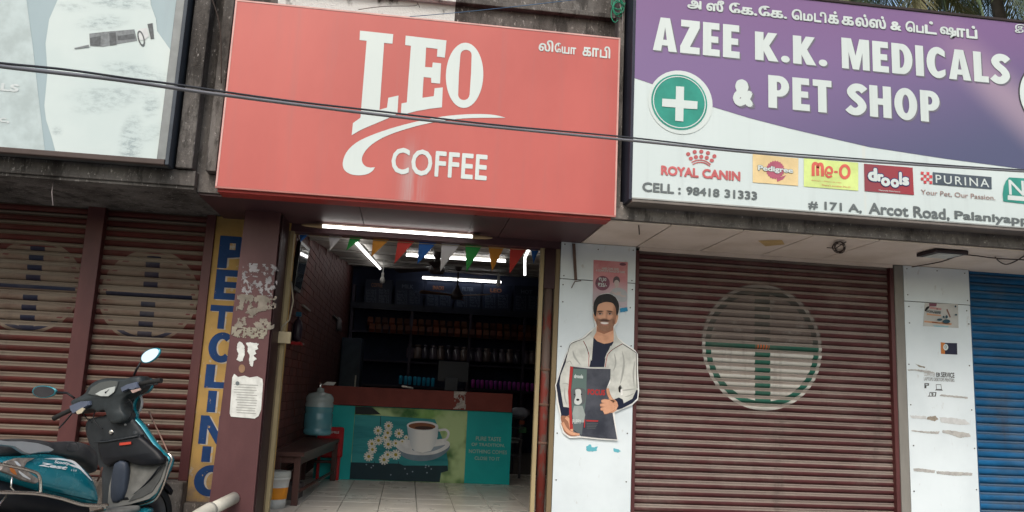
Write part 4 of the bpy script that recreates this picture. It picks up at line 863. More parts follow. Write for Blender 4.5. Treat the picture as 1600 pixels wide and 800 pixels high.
# ================================================================== LIGHTS UNDER THE CANOPY
m_tube = emit('tube_glow', (1, .985, .97), 5)
m_tubeo = emit('outer_tube_glow', (1, .97, .93), 3.2)
tl = thing('tube_light', 'lit tube light on a tan batten under the red sign', 'tube light', (-.16, -.12, 2.39))
MB().box(-.80, .50, -.125, -.10, 2.372, 2.396, bev=.003).build('batten', plain('brown_batten', (.22, .16, .13), .5), tl)
MB().tube([(-.77, -.14, 2.364), (.47, -.14, 2.364)], .0125, 12).build('tube', m_tubeo, tl)
for s_ in (-1, 1):
    c_ = -.15+s_*.66
    MB().lathe((c_, -.13, 2.366), [(.001, 0), (.012, 0)], 12, 'x')
    MB().loft([[(c_+s_*(-.07+.165*t), -.14+.022*math.sqrt(max(0, 1-t*t))*math.cos(q), 2.364+.018*math.sqrt(max(0.0004, 1-t*t))*math.sin(q)) for q in [i*.628 for i in range(10)]] for t in (0, .3, .6, .8, .93, 1)]).build('end_cap', plain('tan_plastic', (.42, .30, .17), .5), tl)
fl_ = thing('flood_light', 'dark flat flood lamp under the beige canopy above the right pillar', 'flood light', (4.1, -.65, 2.4))
q = [UZ(1430, 397, 2.36), UZ(1440, 386, 2.36), UZ(1503, 391, 2.36), UZ(1475, 399, 2.36)]
MB().box(3.98, 4.26, -.80, -.56, 2.368, 2.398, bev=.006).build('housing', plain('dark_housing', (.03, .02, .025), .5), fl_)
MB().box(4.02, 4.22, -.775, -.585, 2.364, 2.3675).build('glass', plain('lamp_glass', (.5, .52, .5), .15), fl_)
for lab, pts in (('thin cable sagging along the canopy to the right of the flood lamp', [(1425, 417), (1470, 409), (1500, 399), (1520, 399), (1560, 404), (1600, 406), (1640, 409)]), ('loose loop of cable hanging under the canopy at the far right', [(1555, 402), (1562, 409), (1572, 413), (1585, 409), (1600, 400), (1615, 390)])):
    tag(MB().tube([UZ(x, y, 2.385) for x, y in spline([(float(a), float(b)) for a, b in pts], 4)], .005, 6).build('cable', plain('dark_cable', (.05, .035, .03), .7)), lab, 'cable')
mb = MB()
for i in range(5):
    cx, cy = 1311+random.uniform(-2, 2), 386+random.uniform(-2, 2)
    mb.tube([UZ(x, y, 2.385) for x, y in ell(cx, cy, 9+random.uniform(-2, 2), 6+random.uniform(-2, 3), 16)], .0035, 5)
mb.tube([UZ(x, y, 2.385) for x, y in [(1292, 387), (1306, 388), (1318, 380), (1322, 378)]], .0035, 5)
tag(mb.build('wire_coil', plain('dark_cable', (.05, .035, .03), .7)), 'tangled loop of dark wire fixed to the beige canopy', 'wire')
tag(MB().flat([[tuple(UZ(x, y, 2.3995)) for x, y in [(1184, 376), (1222, 375), (1226, 382), (1196, 385)]]]).build('tape_patch', plain('yellow_tape', (.52, .36, .16), .6)), 'yellowish tape patch on the beige canopy ceiling', 'tape')
tag(MB().tube([UZ(998, 352, 2.395), UZ(998.5, 358, 2.37), UZ(999, 366, 2.36)], .005, 5).build('hook', plain('dark_cable', (.05, .035, .03), .7)), 'short dark hook hanging from the beige canopy near the red sign', 'hook')
tag(MB().tube([U(84, 283, -.8), U(81, 300, -.8), U(83, 321, -.8)], .004, 5).build('string', plain('pale_string', (.30, .26, .26), .8)), 'pale string dangling from the canopy edge over the left shutter', 'string')

# ---- cables crossing the street side
def cable(label, dy, r, mat, e=0):
    px = [(-160, 78), (0, 101), (180, 122), (355, 147), (660, 185), (968, 216), (1250, 243.5), (1600, 267), (1800, 277)]
    pts = []
    for i, (x, y) in enumerate(px):
        Y = -3.9+2.7*(x+160)/1960; pts.append(tuple(U(x, y+dy*(1.0-.55*max(0, x)/1600), Y)))
    pts = spline(pts, 6)
    pts = [(p[0], p[1]+e*math.cos(i*.9), p[2]+e*math.sin(i*.9)) for i, p in enumerate(pts)]
    return tag(MB().tube(pts, r, 8).build('overhead_cable', mat), label, 'cable')
m_cab = plain('cable_sheath', (.17, .165, .175), .32, spec=.8); m_cab2 = plain('cable_sheath_dark', (.045, .045, .05), .45)
cable('thick grey overhead cable, lower of the twisted pair across the signboards', 2.6, .0075, m_cab)
cable('thin dark overhead cable, upper of the twisted pair across the signboards', -3.4, .0046, m_cab2, .002)
tag(MB().tube([U(x, y, -.93) for x, y in spline([(640., 26.), (700., 21.), (790., 12.), (860., 4.), (930., -4.)], 4)], .0026, 6).build('thin_wire', plain('blue_wire', (.05, .12, .22), .5)), 'thin blue wire running up the stained wall over the red sign', 'wire')
tag(MB().tube([U(x, y, -.92) for x, y in spline([(560., 15.), (600., 10.), (648., 9.), (652., 4.), (656., 12.)], 4)], .0024, 6).build('thin_wire', plain('dark_cable', (.05, .035, .03), .7)), 'thin black wire over the whitish part of the wall above the red sign', 'wire')
mb = MB()
for i in range(6):
    cx, cy = 966+random.uniform(-2, 2), 7+random.uniform(-5, 6)
    mb.tube([U(x, y, -.95-.004*i) for x, y in ell(cx, cy, 9+random.uniform(-2, 2), 11+random.uniform(-2, 3), 18)], .0035, 6)
mb.tube([U(x, y, -.95) for x, y in spline([(957., 10.), (955., 25.), (960., 35.), (966., 31.)], 4)], .0035, 6)
tag(mb.build('wire_coil', plain('green_wire', (.02, .22, .13), .45)), 'coil of green wire hanging between the two signboards', 'wire')
tag(MB().tube([U(x, y, -.96) for x, y in spline([(966., -8.), (970., 14.), (973., 22.), (972., 50.)], 5)], .003, 5).build('thin_wire', plain('pale_string', (.30, .26, .26), .8)), 'pale twisted wire hanging below the green coil', 'wire')
tag(MB().tube([U(x, y, -.93) for x, y in spline([(330., -5.), (340., 25.), (345., 60.), (346., 130.)], 5)], .004, 5).build('thin_wire', plain('dark_cable', (.05, .035, .03), .7)), 'dark wire hanging down the stained wall left of the red sign', 'wire')

# ================================================================== BUNTING
bt = thing('bunting', 'string of coloured pennants across the top of the coffee shop entrance', 'bunting', (0, .0, 2.34))
MB().tube([(-1.0, .1, 2.33), (0, .1, 2.322), (1.02, .1, 2.33)], .003, 5).build('cord', m_cream, bt)
fc = dict(blue=(.02, .10, .33), white=(.50, .49, .50), green=(.03, .28, .06), orange=(.52, .22, .03), red=(.50, .05, .04))
def fabric(n_, c):
    t = Mt('pennant_'+n_, .7); t.col(c); t.b.inputs['Transmission Weight'].default_value = 0
    return t.m
fm = {k_: fabric(k_, v) for k_, v in fc.items()}
for cc, a, b_, tip in (('blue', (468, 366), (484, 367), (469, 378)), ('white', (514, 369), (535, 371), (515, 392)), ('green', (547, 371), (569, 372), (541, 391)), ('orange', (583, 373), (610, 375), (580, 401)), ('red', (622, 375), (650, 377), (616, 412)), ('blue', (655, 377), (684, 379), (652, 413)), ('white', (690, 380), (720, 382), (688, 424)), ('green', (727, 384), (753, 386), (729, 425)), ('orange', (763, 387), (788, 388), (769, 424)), ('red', (797, 388), (824, 390), (796, 428)), ('blue', (829, 390), (842, 391), (834, 412))):
    a, b_, tip = U(*a, .1), U(*b_, .1), U(*tip, .1); vs = []; fs = []; n_ = 6
    a.z += .012; b_.z += .012
    for i in range(n_+1):
        l, r_ = a.lerp(tip, i/n_), b_.lerp(tip, i/n_)
        for j in range(5):
            p = l.lerp(r_, j/4); p.y += .012*math.sin(j*1.4+i*.5)*i/n_; vs.append(p)
    for i in range(n_):
        for j in range(4): fs.append((i*5+j, i*5+j+1, i*5+j+6, i*5+j+5))
    MB().add(vs, fs, True).build('pennant', fm[cc], bt, label=cc+' triangular pennant')

# ================================================================== SHOP INTERIOR
# brick wall on the left
def brickmat(n_, c1, c2):
    t = Mt(n_, .7, 0, .3); t.col(t.mix(t.noise(5, 5).smooth(.3, .7), c1, c2)); t.bump(t.noise(60, 5), .4); return t.m
m_br = [brickmat('red_brick_a', (.085, .020, .017), (.06, .016, .014)), brickmat('red_brick_b', (.07, .018, .015), (.05, .013, .012)), brickmat('red_brick_c', (.10, .026, .02), (.07, .018, .015))]
bw = thing('brick_wall', 'painted red brick wall running back along the left of the coffee shop', 'wall', (-1.12, 4, .1))
MB().box(-1.28, -1.106, .15, 8.25, 0, 3.3).build('mortar', plain('red_mortar', (.055, .016, .014), .85), bw)
bl_, bh = .235, .079; bme = [MB().box(-.006, .009, .004, bl_-.004, .004, bh-.003, bev=.003).mesh('brick', m_) for m_ in m_br]
cells = []
for j in range(40):
    for i in range(36):
        y = .16+i*bl_-(bl_/2 if j % 2 else 0); z = .1+j*bh
        if y < .15 or z+bh > 2.45+(y)*.0994 or y+bl_ > 8.25: continue
        cells.append((y, z))
cells.sort(key=lambda c: c[0]); rest = MB()
for k_, (y, z) in enumerate(cells):
    if k_ < 300:
        o = bpy.data.objects.new('brick', random.choice(bme)); COL.objects.link(o); o.parent = bw; o.matrix_parent_inverse = bw.matrix_basis.inverted(); o.location = (-1.106+random.uniform(-.002, .002), y, z)
    else: rest.box(-1.112, -1.098+random.uniform(-.002, .002), y+.004, y+bl_-.004, z+.003, z+bh-.003)
rest.build('brickwork', m_br[1], bw, kind='stuff')
# counter
m_teal = Mt('teal_laminate', .4); m_teal.col(m_teal.mix(m_teal.noise(3, 5).smooth(.3, .7), (.006, .40, .40), (.005, .33, .335))); m_teal = m_teal.m
ct = thing('counter', 'teal shop counter with brown top and a printed picture of a coffee cup', 'counter', (.15, 3.3, .1))
MB().box(-.975, 1.235, 3.0, 3.55, .1, .915, bev=.004).build('body', m_teal, ct)
m_ctop = plain('red_brown_laminate', (.18, .038, .03), .6)
MB().box(-.965, 1.225, 2.97, 3.58, .918, 1.128, bev=.005).build('top', m_ctop, ct)
CY = 2.996
g = Z(540, 630, 6.154)
tq = Mt('mural_green', .5); n = tq.noise(4.5, 4).smooth(.35, .62)*(tq.z.smooth(.15, .8)*.8+.2); tq.col(tq.mix(tq.noise(2.3, 3).smooth(.42, .62), tq.mix(n, (.03, .12, .03), (.22, .42, .12)), (.45, .60, .30)))
MB().flat([P(g((93, 28), (1172, 78), (1138, 775), (38, 728)), CY)]).build('mural', tq.m, ct)
wd = Mt('mural_planks', .5); wd.col(wd.mix(wd.noise(4, 5, (.3, 1, 2)).smooth(.3, .7), (.006, .17, .20), (.04, .33, .35)))
CY -= .0015
art('mural_planks', wd.m, ct, CY, g((90, 110), (330, 120), (560, 135), (860, 155), (900, 260), (960, 420), (985, 560), (985, 640), (920, 660), (905, 755), (40, 725), (55, 570)))
art('mural_shadow', plain('mural_dark', (.008, .035, .05), .5), ct, CY-.001, g((50, 568), (520, 582), (560, 600), (980, 600), (985, 650), (915, 670), (905, 760), (38, 728)))
art('mural_shadow', plain('mural_black', (.012, .018, .02), .5), ct, CY-.001, g((93, 30), (250, 36), (340, 108), (92, 105)))
for x in (335, 275, 505): art('plank_gap', plain('mural_dark', (.008, .035, .05), .5), ct, CY-.0015, g((x, 125 if x == 335 else 560), (x+6, 125 if x == 335 else 560), (x+2, 215 if x == 335 else 735), (x-4, 215 if x == 335 else 735)))
tc_ = Mt('cup_white', .5); xa, xb = U(636, 690, CY).x, U(684, 690, CY).x; u_ = (tc_.x-xa)/(xb-xa); tc_.col(tc_.mix((u_-.55).abs().smooth(.12, .62)*.75, (.84, .85, .85), (.33, .42, .50))); m_cup = tc_.m
m_c1 = plain('cup_white_plain', (.78, .80, .82), .5); m_c2 = plain('cup_shade', (.30, .38, .46), .5); m_cof = plain('coffee_print', (.24, .085, .035), .5); m_cfd = plain('coffee_dark_print', (.05, .02, .015), .5)
art('saucer_print', plain('saucer_under', (.20, .27, .34), .5), ct, CY-.002, g(*closed([(500, 430), (560, 520), (700, 556), (850, 540), (960, 480), (1003, 420), (960, 400), (700, 380)])))
art('saucer_print', m_c1, ct, CY-.0025, g(*closed([(478, 410), (520, 360), (620, 350), (800, 345), (960, 355), (1003, 395), (960, 445), (850, 490), (700, 500), (560, 475)])))
art('saucer_print', m_c2, ct, CY-.003, g(*closed([(640, 440), (700, 470), (800, 470), (900, 440), (960, 400), (900, 410), (800, 425)])))
art('cup_print', m_c1, ct, CY-.0035, g(*ribbon(spline([(892, 262), (960, 255), (990, 290), (965, 345), (900, 355)], 5), 22)))
art('cup_print', m_cup, ct, CY-.004, g(*([(590, 215), (600, 300), (630, 420), (665, 462), (740, 475), (820, 460), (860, 400), (885, 320), (892, 225)])))
art('cup_print', m_c1, ct, CY-.005, g(*ell(740, 218, 152, 46, 30, tilt=2))); art('coffee_print', m_cof, ct, CY-.0055, g(*ell(735, 222, 130, 34, 28, tilt=2))); art('coffee_print', m_cfd, ct, CY-.006, g(*ell(755, 238, 90, 17, 24, tilt=2)))
m_pet = plain('petal_print', (.80, .80, .74), .5); m_eye = plain('daisy_eye_print', (.42, .34, .04), .5)
for i, (x, y, r_) in enumerate(((413, 217, 42), (312, 264, 42), (405, 285, 42), (513, 291, 44), (316, 358, 44), (385, 330, 38), (252, 390, 42), (410, 395, 46), (482, 385, 36), (258, 445, 42), (222, 512, 46), (405, 495, 40), (482, 495, 48), (370, 543, 48), (583, 330, 24), (545, 368, 24))):
    pts = [];
    for j in range(44): q_ = 2*math.pi*j/44; rr = r_*(1.05 if j % 4 else .62); pts.append((x+rr*math.cos(q_), y+rr*math.sin(q_)))
    art('daisy_print', m_pet, ct, CY-.0065-.0001*i, g(*pts)); art('daisy_print', m_eye, ct, CY-.0085, g(*ell(x, y, r_*.33, r_*.33, 12)))
for i in range(12):
    x, y = random.uniform(100, 900), random.uniform(590, 700); art('droplet_print', m_c2, ct, CY-.003, g(*ell(x, y, 7, 7, 8)))
m_lt = plain('pale_letter', (.40, .56, .50), .5)
for s_, bl, t_r in (('PURE TASTE', (1252, 358), (1495, 328)), ('OF TRADITION,', (1210, 414), (1530, 392)), ('NOTHING COMES', (1185, 478), (1552, 456)), ('CLOSE TO IT', (1240, 543), (1482, 520))):
    text(s_, g(bl)[0], g(t_r)[0], CY, m_lt, ct, .012)
# things on / at the counter
def onct(name, label, cat, mb, m_): return tag(mb.build(name, m_), label, cat)
a, b_ = U(505, 602, 3.2), U(524, 595, 3.3)
onct('paper_sheet', 'folded white paper lying at the left end of the counter', 'paper', MB().slab([(a.x, 3.15, 1.131), (b_.x, 3.12, 1.131), (b_.x+.01, 3.32, 1.165), (a.x+.03, 3.34, 1.165)], (0, 0, .006)), plain('white_paper', (.62, .63, .60), .7))
a = U(628, 602, 3.1); onct('paper_roll', 'short white stick lying on the counter left of the monitor', 'paper roll', MB().tube([(a.x, 3.05, 1.16), (a.x+.13, 3.1, 1.14)], .011, 8), plain('white_paper', (.62, .63, .60), .7))
mo = thing('monitor', 'back of a dark billing monitor standing on the counter', 'monitor', (.52, 3.3, 1.13))
a, b_ = U(683, 598, 3.3), U(733, 566, 3.3)
MB().box(a.x, b_.x, 3.28, 3.31, a.z+.02, b_.z, bev=.005).build('back_cover', plain('monitor_grey', (.009, .012, .022), .4), mo)
a2, b2 = U(694, 612, 3.25), U(716, 590, 3.25)
MB().box(a2.x, b2.x, 3.22, 3.279, 1.131, b2.z, bev=.006).build('stand', plain('monitor_light', (.02, .026, .04), .4), mo)
ps = torn('plastic_sheet', 'crumpled translucent plastic taped over the counter edge', 'plastic sheet', (708, 612, 729, 639), 2.968, plain('plastic_film', (.42, .38, .36), .3, var=.5, scale=25), 31, .2, 14, 14, 6)
# water can
wc = thing('water_can', 'large pale plastic drinking water can on the bench by the counter', 'water can', (-.84, 1.75, .56))
c_ = Vector((-.842, 1.75, .57)); a = U(495, 681, 1.75); zb = a.z+.01; xc = a.x; s_ = 1.0
gw = Mt('blue_plastic', .25, 0, .6); gw.b.inputs['Alpha'].default_value = .8
gw.col(gw.mix((gw.z < zb+.27)*1.0, (.26, .31, .31), (.07, .21, .25)))
pr = [(0.001, 0), (.125, 0), (.138, .02), (.138, .05), (.130, .06), (.138, .08), (.138, .20), (.130, .215), (.138, .23), (.138, .30), (.130, .315), (.138, .33), (.135, .36), (.11, .395), (.045, .41), (.034, .42), (.034, .45), (.001, .452)]
MB().lathe((xc, 1.75, zb), pr, 28).build('bottle', gw.m, wc)
MB().tube([(xc-.01, 1.75, zb+.44), (xc-.005, 1.75, zb+.50)], .017, 10).build('spout', plain('chrome', (.75, .75, .75), .12, 1, var=0), wc)
# bench
bn = thing('bench', 'long dark wooden bench along the brick wall', 'bench', (-.95, 2.0, .1))
m_wd = plain('dark_wood', (.075, .035, .03), .35, streak=0)
MB().loft([[(-1.10, .86, .515), (-.845, .86, .515), (-.845, .86, .55), (-1.10, .86, .55)], [(-1.10, 2.95, .515), (-.70, 2.95, .515), (-.70, 2.95, .55), (-1.10, 2.95, .55)]], smooth=False).build('seat', m_wd, bn)
for x, y in ((-.90, .92), (-1.07, .92), (-.745, 2.85), (-1.07, 2.85)): MB().box(x-.028, x+.028, y-.028, y+.028, .1, .514, bev=.003).build('leg', m_wd, bn)
MB().box(-1.07, -.90, .90, .94, .455, .513).build('apron', m_wd, bn)
MB().loft([[(-.915, .93, .44), (-.885, .93, .44), (-.885, .93, .513), (-.915, .93, .513)], [(-.76, 2.84, .44), (-.73, 2.84, .44), (-.73, 2.84, .513), (-.76, 2.84, .513)]], smooth=False).build('apron', m_wd, bn)
MB().tube([(-.90, .94, .2), (-.745, 2.83, .2)], .016, 8).build('stretcher', m_wd, bn); MB().tube([(-1.07, .94, .3), (-1.07, 2.83, .3)], .016, 8).build('stretcher', m_wd, bn); MB().tube([(-1.06, 2.85, .3), (-.76, 2.85, .3)], .016, 8).build('stretcher', m_wd, bn)
# red crate behind bench
rc = thing('plastic_crate', 'bright red plastic crate with white lettering standing behind the bench', 'crate', (-.8, 2.9, .1))
a, b_ = U(493, 714, 2.9), U(538, 668, 2.9)
MB().box(a.x, b_.x, 2.88, 2.965, a.z, b_.z, bev=.02).build('body', plain('red_plastic', (.42, .015, .02), .35), rc)
text('SMILE', (517, 677), (530, 674), 2.877, m_wh, rc, .02)
MB().box(a.x+.02, a.x+.05, 2.90, 2.95, .1, a.z+.01).build('leg', plain('red_plastic', (.42, .015, .02), .35), rc); MB().box(b_.x-.05, b_.x-.02, 2.90, 2.95, .1, a.z+.01).build('leg', plain('red_plastic', (.42, .015, .02), .35), rc)
# bucket
bk = thing('paint_bucket', 'white lidded paint bucket with an orange band beside the door post', 'bucket', (-1.03, .76, .1))
bx, by = U(430, 793, .76).x-.012, .76; h = U(432, 731, .76).z-.1
MB().lathe((bx, by, .1), [(.001, 0), (.092, 0), (.096, .06), (.098, .075)], 24).build('bucket_wall', plain('bucket_white', (.52, .52, .50), .4), bk)
MB().lathe((bx, by, .1), [(.0982, .076), (.106, .17)], 24).build('orange_band', plain('bucket_orange', (.60, .22, .015), .4), bk)
MB().lathe((bx, by, .1), [(.1062, .1705), (.112, .235), (.118, .237), (.118, .25), (.112, .252)], 24).build('bucket_rim', plain('bucket_white', (.52, .52, .50), .4), bk)
MB().lathe((bx, by, .1), [(.118, .2525), (.120, .26), (.116, .3), (.05, .302), (.001, .302)], 24).build('lid', plain('bucket_lid', (.36, .37, .34), .5), bk)
tag(MB().slab([(-1.06, 1.25, .101), (-.93, 1.2, .101), (-.90, 1.5, .101), (-1.05, 1.52, .101)], (0, 0, .13)).build('cardboard_box', plain('grey_card', (.11, .09, .09), .8)), 'small dark box on the floor under the bench', 'box')
# wall things on the left
def onw(px, py, x=-1.06): return UX(px, py, x)
fq = [onw(*q_) for q_ in ((471, 376), (484, 389), (469, 458), (459, 452))]
fr = thing('picture_frame', 'tall dark glazed frame high on the brick wall, reflecting the tube lights', 'picture frame', tuple(fq[2]))
MB().slab(fq, (-.03, 0, 0)).build('frame', plain('frame_black', (.015, .015, .018), .4), fr)
c_ = sum(fq, Vector())/4; MB().slab([c_+(p-c_)*.86+Vector((.001, 0, 0)) for p in fq], (.003, 0, 0)).build('glass', plain('dark_glass', (.03, .04, .045), .04, spec=1, var=0), fr)
e_ = onw(463, 534, -1.045); e2 = onw(466, 492, -1.045); hh = (e2.z-e_.z)
nb = thing('fire_extinguisher', 'dark bottle-shaped extinguisher hanging on the brick wall behind the post', 'extinguisher', tuple(e_))
MB().lathe(tuple(e_), [(.001, 0), (.04, .01), (.045, .05), (.045, hh*.62), (.03, hh*.8), (.012, hh*.86), (.012, hh*.95)], 16).build('cylinder', plain('ext_dark', (.025, .018, .03), .3), nb)
MB().box(e_.x-.025, e_.x+.025, e_.y-.03, e_.y+.03, e_.z+hh*.95, e_.z+hh*1.12, bev=.005).build('valve', plain('ext_blue', (.02, .09, .16), .4), nb)
MB().box(-1.09, e_.x+.05, e_.y-.08, e_.y+.08, e_.z-.03, e_.z-.004).build('bracket', plain('ext_red', (.30, .012, .015), .4), nb)
for lab, a_, b__ in (('small pale hook rail on the brick wall next to the extinguisher', (473, 477), (485, 479)), ('short pale shelf bracket on the brick wall deeper inside', (521, 493), (530, 495)), ('tiny metal plate on the brick wall near the bench', (469, 536), (474, 537))):
    q1, q2 = onw(*a_, -1.085), onw(*b__, -1.085)
    tag(MB().box(-1.095, -1.075, min(q1.y, q2.y), max(q1.y, q2.y), q1.z-.008, q1.z+.008).build('wall_bracket', plain('dull_metal', (.22, .21, .20), .5, .3)), lab, 'bracket')
q1, q2 = onw(529, 495, -1.07), onw(537, 523, -1.07)
tw_ = thing('hand_towel', 'grey hand towel hanging on the dark inner part of the brick wall', 'towel', (-1.07, q1.y, q2.z))
MB().loft([[(-1.09+.03*math.sin(i*1.1)*t, q1.y+i*.06, q1.z+(q2.z-q1.z)*t) for i in range(9)]+[(-1.065+.03*math.sin(i*1.1)*t, q1.y+i*.06, q1.z+(q2.z-q1.z)*t) for i in range(8, -1, -1)] for t in (0, .3, .6, 1)]).build('cloth', plain('grey_cloth', (.16, .15, .16), .9), tw_)
fg = thing('fridge', 'dark blue upright cooler at the back left of the coffee shop', 'fridge', (-.85, 7.4, .1))
a, b_ = U(538, 610, 6.6), U(566, 528, 6.6)
MB().box(-1.08, b_.x, 6.7, 7.4, .1, b_.z, bev=.01).build('body', plain('fridge_blue', (.035, .05, .075), .4), fg)
MB().box(-1.04, b_.x-.04, 6.69, 6.699, .3, b_.z-.08).build('door', plain('fridge_door', (.05, .07, .095), .25), fg); MB().box(b_.x-.07, b_.x-.05, 6.66, 6.689, .9, 1.3).build('handle', plain('grey_metal', (.4, .4, .38), .4, .5), fg)
# back wall shelving
BY = 8.05
sh = thing('shelf_unit', 'dark wall-wide shelving behind the coffee counter', 'shelves', (.5, 8.1, .1))
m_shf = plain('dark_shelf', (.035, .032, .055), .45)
def zat(y): return U(700, y, BY).z
zs = [zat(611), zat(572), zat(528), zat(478)]
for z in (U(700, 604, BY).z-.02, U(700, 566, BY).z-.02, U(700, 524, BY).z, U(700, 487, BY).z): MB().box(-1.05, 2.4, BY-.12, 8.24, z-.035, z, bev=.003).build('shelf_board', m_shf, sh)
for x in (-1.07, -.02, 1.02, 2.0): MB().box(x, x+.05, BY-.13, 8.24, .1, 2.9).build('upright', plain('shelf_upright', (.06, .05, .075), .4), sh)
# jars, packets, cups
ORD = ['first', 'second', 'third', 'fourth', 'fifth', 'sixth', 'seventh', 'eighth', 'ninth', 'tenth', 'eleventh', 'twelfth', 'thirteenth', 'fourteenth', 'fifteenth', 'sixteenth', 'seventeenth', 'eighteenth', 'nineteenth', 'twentieth', 'twenty-first', 'twenty-second', 'twenty-third', 'twenty-fourth', 'twenty-fifth']
def rowof(label, group, cat, name, n, p0, p1, Y, builder, mats, zoff=0):
    a, b_ = U(*p0, Y), U(*p1, Y); proto = {}
    for i in range(n):
        mm = mats[i % len(mats)]; kx = mm.name
        if kx not in proto: proto[kx] = builder(mm)
        r_ = copytree(proto[kx]) if not isinstance(proto[kx], bpy.types.Mesh) else bpy.data.objects.new(name, proto[kx])
        if isinstance(proto[kx], bpy.types.Mesh): COL.objects.link(r_)
        r_.location = (a.x+(b_.x-a.x)*i/(n-1)+random.uniform(-.006, .006), Y+random.uniform(-.01, .02), a.z+(b_.z-a.z)*i/(n-1)); tag(r_, ORD[i]+' '+label, cat, group)
def pack(mm): return MB().loft([[(-.045, -.02, 0), (.045, -.02, 0), (.045, .03, 0), (-.045, .03, 0)], [(-.05, -.035, .06), (.05, -.035, .06), (.05, .035, .06), (-.05, .035, .06)], [(-.045, -.004, .15), (.045, -.004, .15), (.045, .004, .15), (-.045, .004, .15)]], smooth=False).mesh('packet', mm)
m_or = [plain('orange_pack', (.12, .028, .010), .6), plain('amber_pack', (.09, .03, .012), .6), plain('brown_pack', (.06, .016, .01), .6)]
rowof('small orange packet from the left in the upper display row at the back', 'orange packets, upper row on the back shelves', 'packet', 'packet', 25, (578, 508), (846, 522), BY-.1, pack, m_or)
rowof('small orange packet from the left in the lower display row at the back', 'orange packets, lower row on the back shelves', 'packet', 'packet', 25, (580, 519), (846, 534), BY-.2, pack, m_or)
def cup(mm): return MB().lathe((0, 0, 0), [(.001, 0), (.024, 0), (.03, .075), (.03, .13), (.012, .14), (.001, .142)], 10).mesh('bottle', mm)
rowof('small bright blue bottle from the left, in the row left of the monitor', 'blue bottles behind the counter', 'bottle', 'bottle', 8, (626, 600), (676, 604), 7.2, cup, [emit('blue_bottle_glow', (.015, .20, .32), .02)])  # faint glow added to the bottles, which are no lamps
rowof('small magenta bottle from the left, in the row right of the monitor', 'magenta bottles behind the counter', 'bottle', 'bottle', 15, (739, 606), (838, 612), 7.2, cup, [plain('magenta_bottle', (.45, .06, .40), .3), plain('violet_bottle', (.30, .05, .35), .3)])
def jar(mm): return MB().lathe((0, 0, 0), [(.001, 0), (.07, 0), (.075, .02), (.075, .17), (.05, .2), (.05, .21), (.06, .212), (.06, .25), (.001, .252)], 14).mesh('jar', mm)
m_jar = [plain('jar_glass', (.12, .10, .13), .12, spec=.9), plain('jar_filled', (.17, .13, .12), .15, spec=.9), plain('jar_dark', (.05, .045, .07), .12, spec=.9)]
rowof('glass storage jar from the left on the middle back shelf', 'glass jars on the middle back shelf', 'jar', 'jar', 18, (640, 560), (843, 570), BY-.05, jar, m_jar)
# menu boards
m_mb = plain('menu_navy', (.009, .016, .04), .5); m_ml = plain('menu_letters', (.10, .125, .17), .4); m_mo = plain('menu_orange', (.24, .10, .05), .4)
MBY = 7.9
edges = [(568, 614), (616, 662), (664, 708), (710, 752), (754, 800), (802, 850)]
heads = ['COFFEE', 'MILK', 'SNACKS', 'FILTER', 'LEO', 'HOT']; labs = ['first', 'second', 'third', 'fourth', 'fifth', 'sixth']
for i, (x0, x1) in enumerate(edges):
    mn = thing('menu_board', labs[i]+' dark blue menu panel from the left above the back shelves', 'menu board', tuple(U((x0+x1)/2, 475, MBY)))
    yt = 438+(x0-568)*.045; yb = 476+(x0-568)*.045
    a, b_ = U(x0, yb, MBY), U(x1, yt, MBY)
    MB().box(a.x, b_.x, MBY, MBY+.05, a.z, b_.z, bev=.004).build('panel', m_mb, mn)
    text(heads[i], (x0+12, yt+10), (x0+30, yt+5), MBY-.003, m_mo if i in (0, 2, 4) else m_ml, mn, .02)
    for r_ in range(5):
        for s_, t_ in ((4, 20), (24, 40)):
            yy = yt+14+r_*4.4; text(random.choice(['Filter Coffee 15', 'Ginger Tea 12', 'Milk 12', 'Black Tea 10', 'Boost 20', 'Cold Coffee 40', 'Badam Milk 30']), (x0+s_, yy+3), (x0+t_, yy), MBY-.003, m_ml, mn, 0)
tag(MB().box(-1.08, 2.4, 7.86, 7.89, U(700, 487, 7.88).z-.03, U(700, 480, 7.88).z).build('pelmet', plain('pelmet_navy', (.012, .016, .03), .4)), 'dark ledge running under the menu panels', 'ledge')
# ceiling tube lights
def ceiling_tube(label, pts, w=.014, n_=None):
    t = thing('tube_light', label, 'tube light', tuple(pts[0]))
    MB().tube(pts, w, 10).build('tube', m_tube, t)
    q0, q1 = Vector(pts[0]), Vector(pts[-1])
    MB().tube([p+Vector((0, .025, .032)) for p in [Vector(p) for p in pts]], .014, 6).build('batten', plain('white_batten', (.5, .5, .48), .5), t); return t
def cz(y): return c0+(c1-c0)*y/8.25
def onceil(px, py, d_=.05):
    r_ = ray(px, py); k_ = (c1-c0)/8.25; t = (c0-d_-CAM.z+k_*CAM.y)/(r_.z-k_*r_.y); return CAM+r_*t
ceiling_tube('lit tube light running back along the left of the shop ceiling', [onceil(555, 378), onceil(594, 420)])
ceiling_tube('lit tube light across the ceiling behind the pennants', [onceil(664, 401), onceil(790, 408)])
ceiling_tube('short lit tube light across the ceiling behind the red pennant', [onceil(635, 398.5), onceil(655, 400)])
ceiling_tube('lit tube light across the top of the menu boards', [U(660, 434, 7.8), U(783, 441, 7.8)], .018)
p_ = onceil(820, 403); ceiling_tube('lit tube light on the right of the ceiling, its reflection added as a glowing bend', [onceil(827, 388), p_, Vector(U(820, 430, p_.y))], .012)  # lower leg is a glowing copy of the tube's reflection
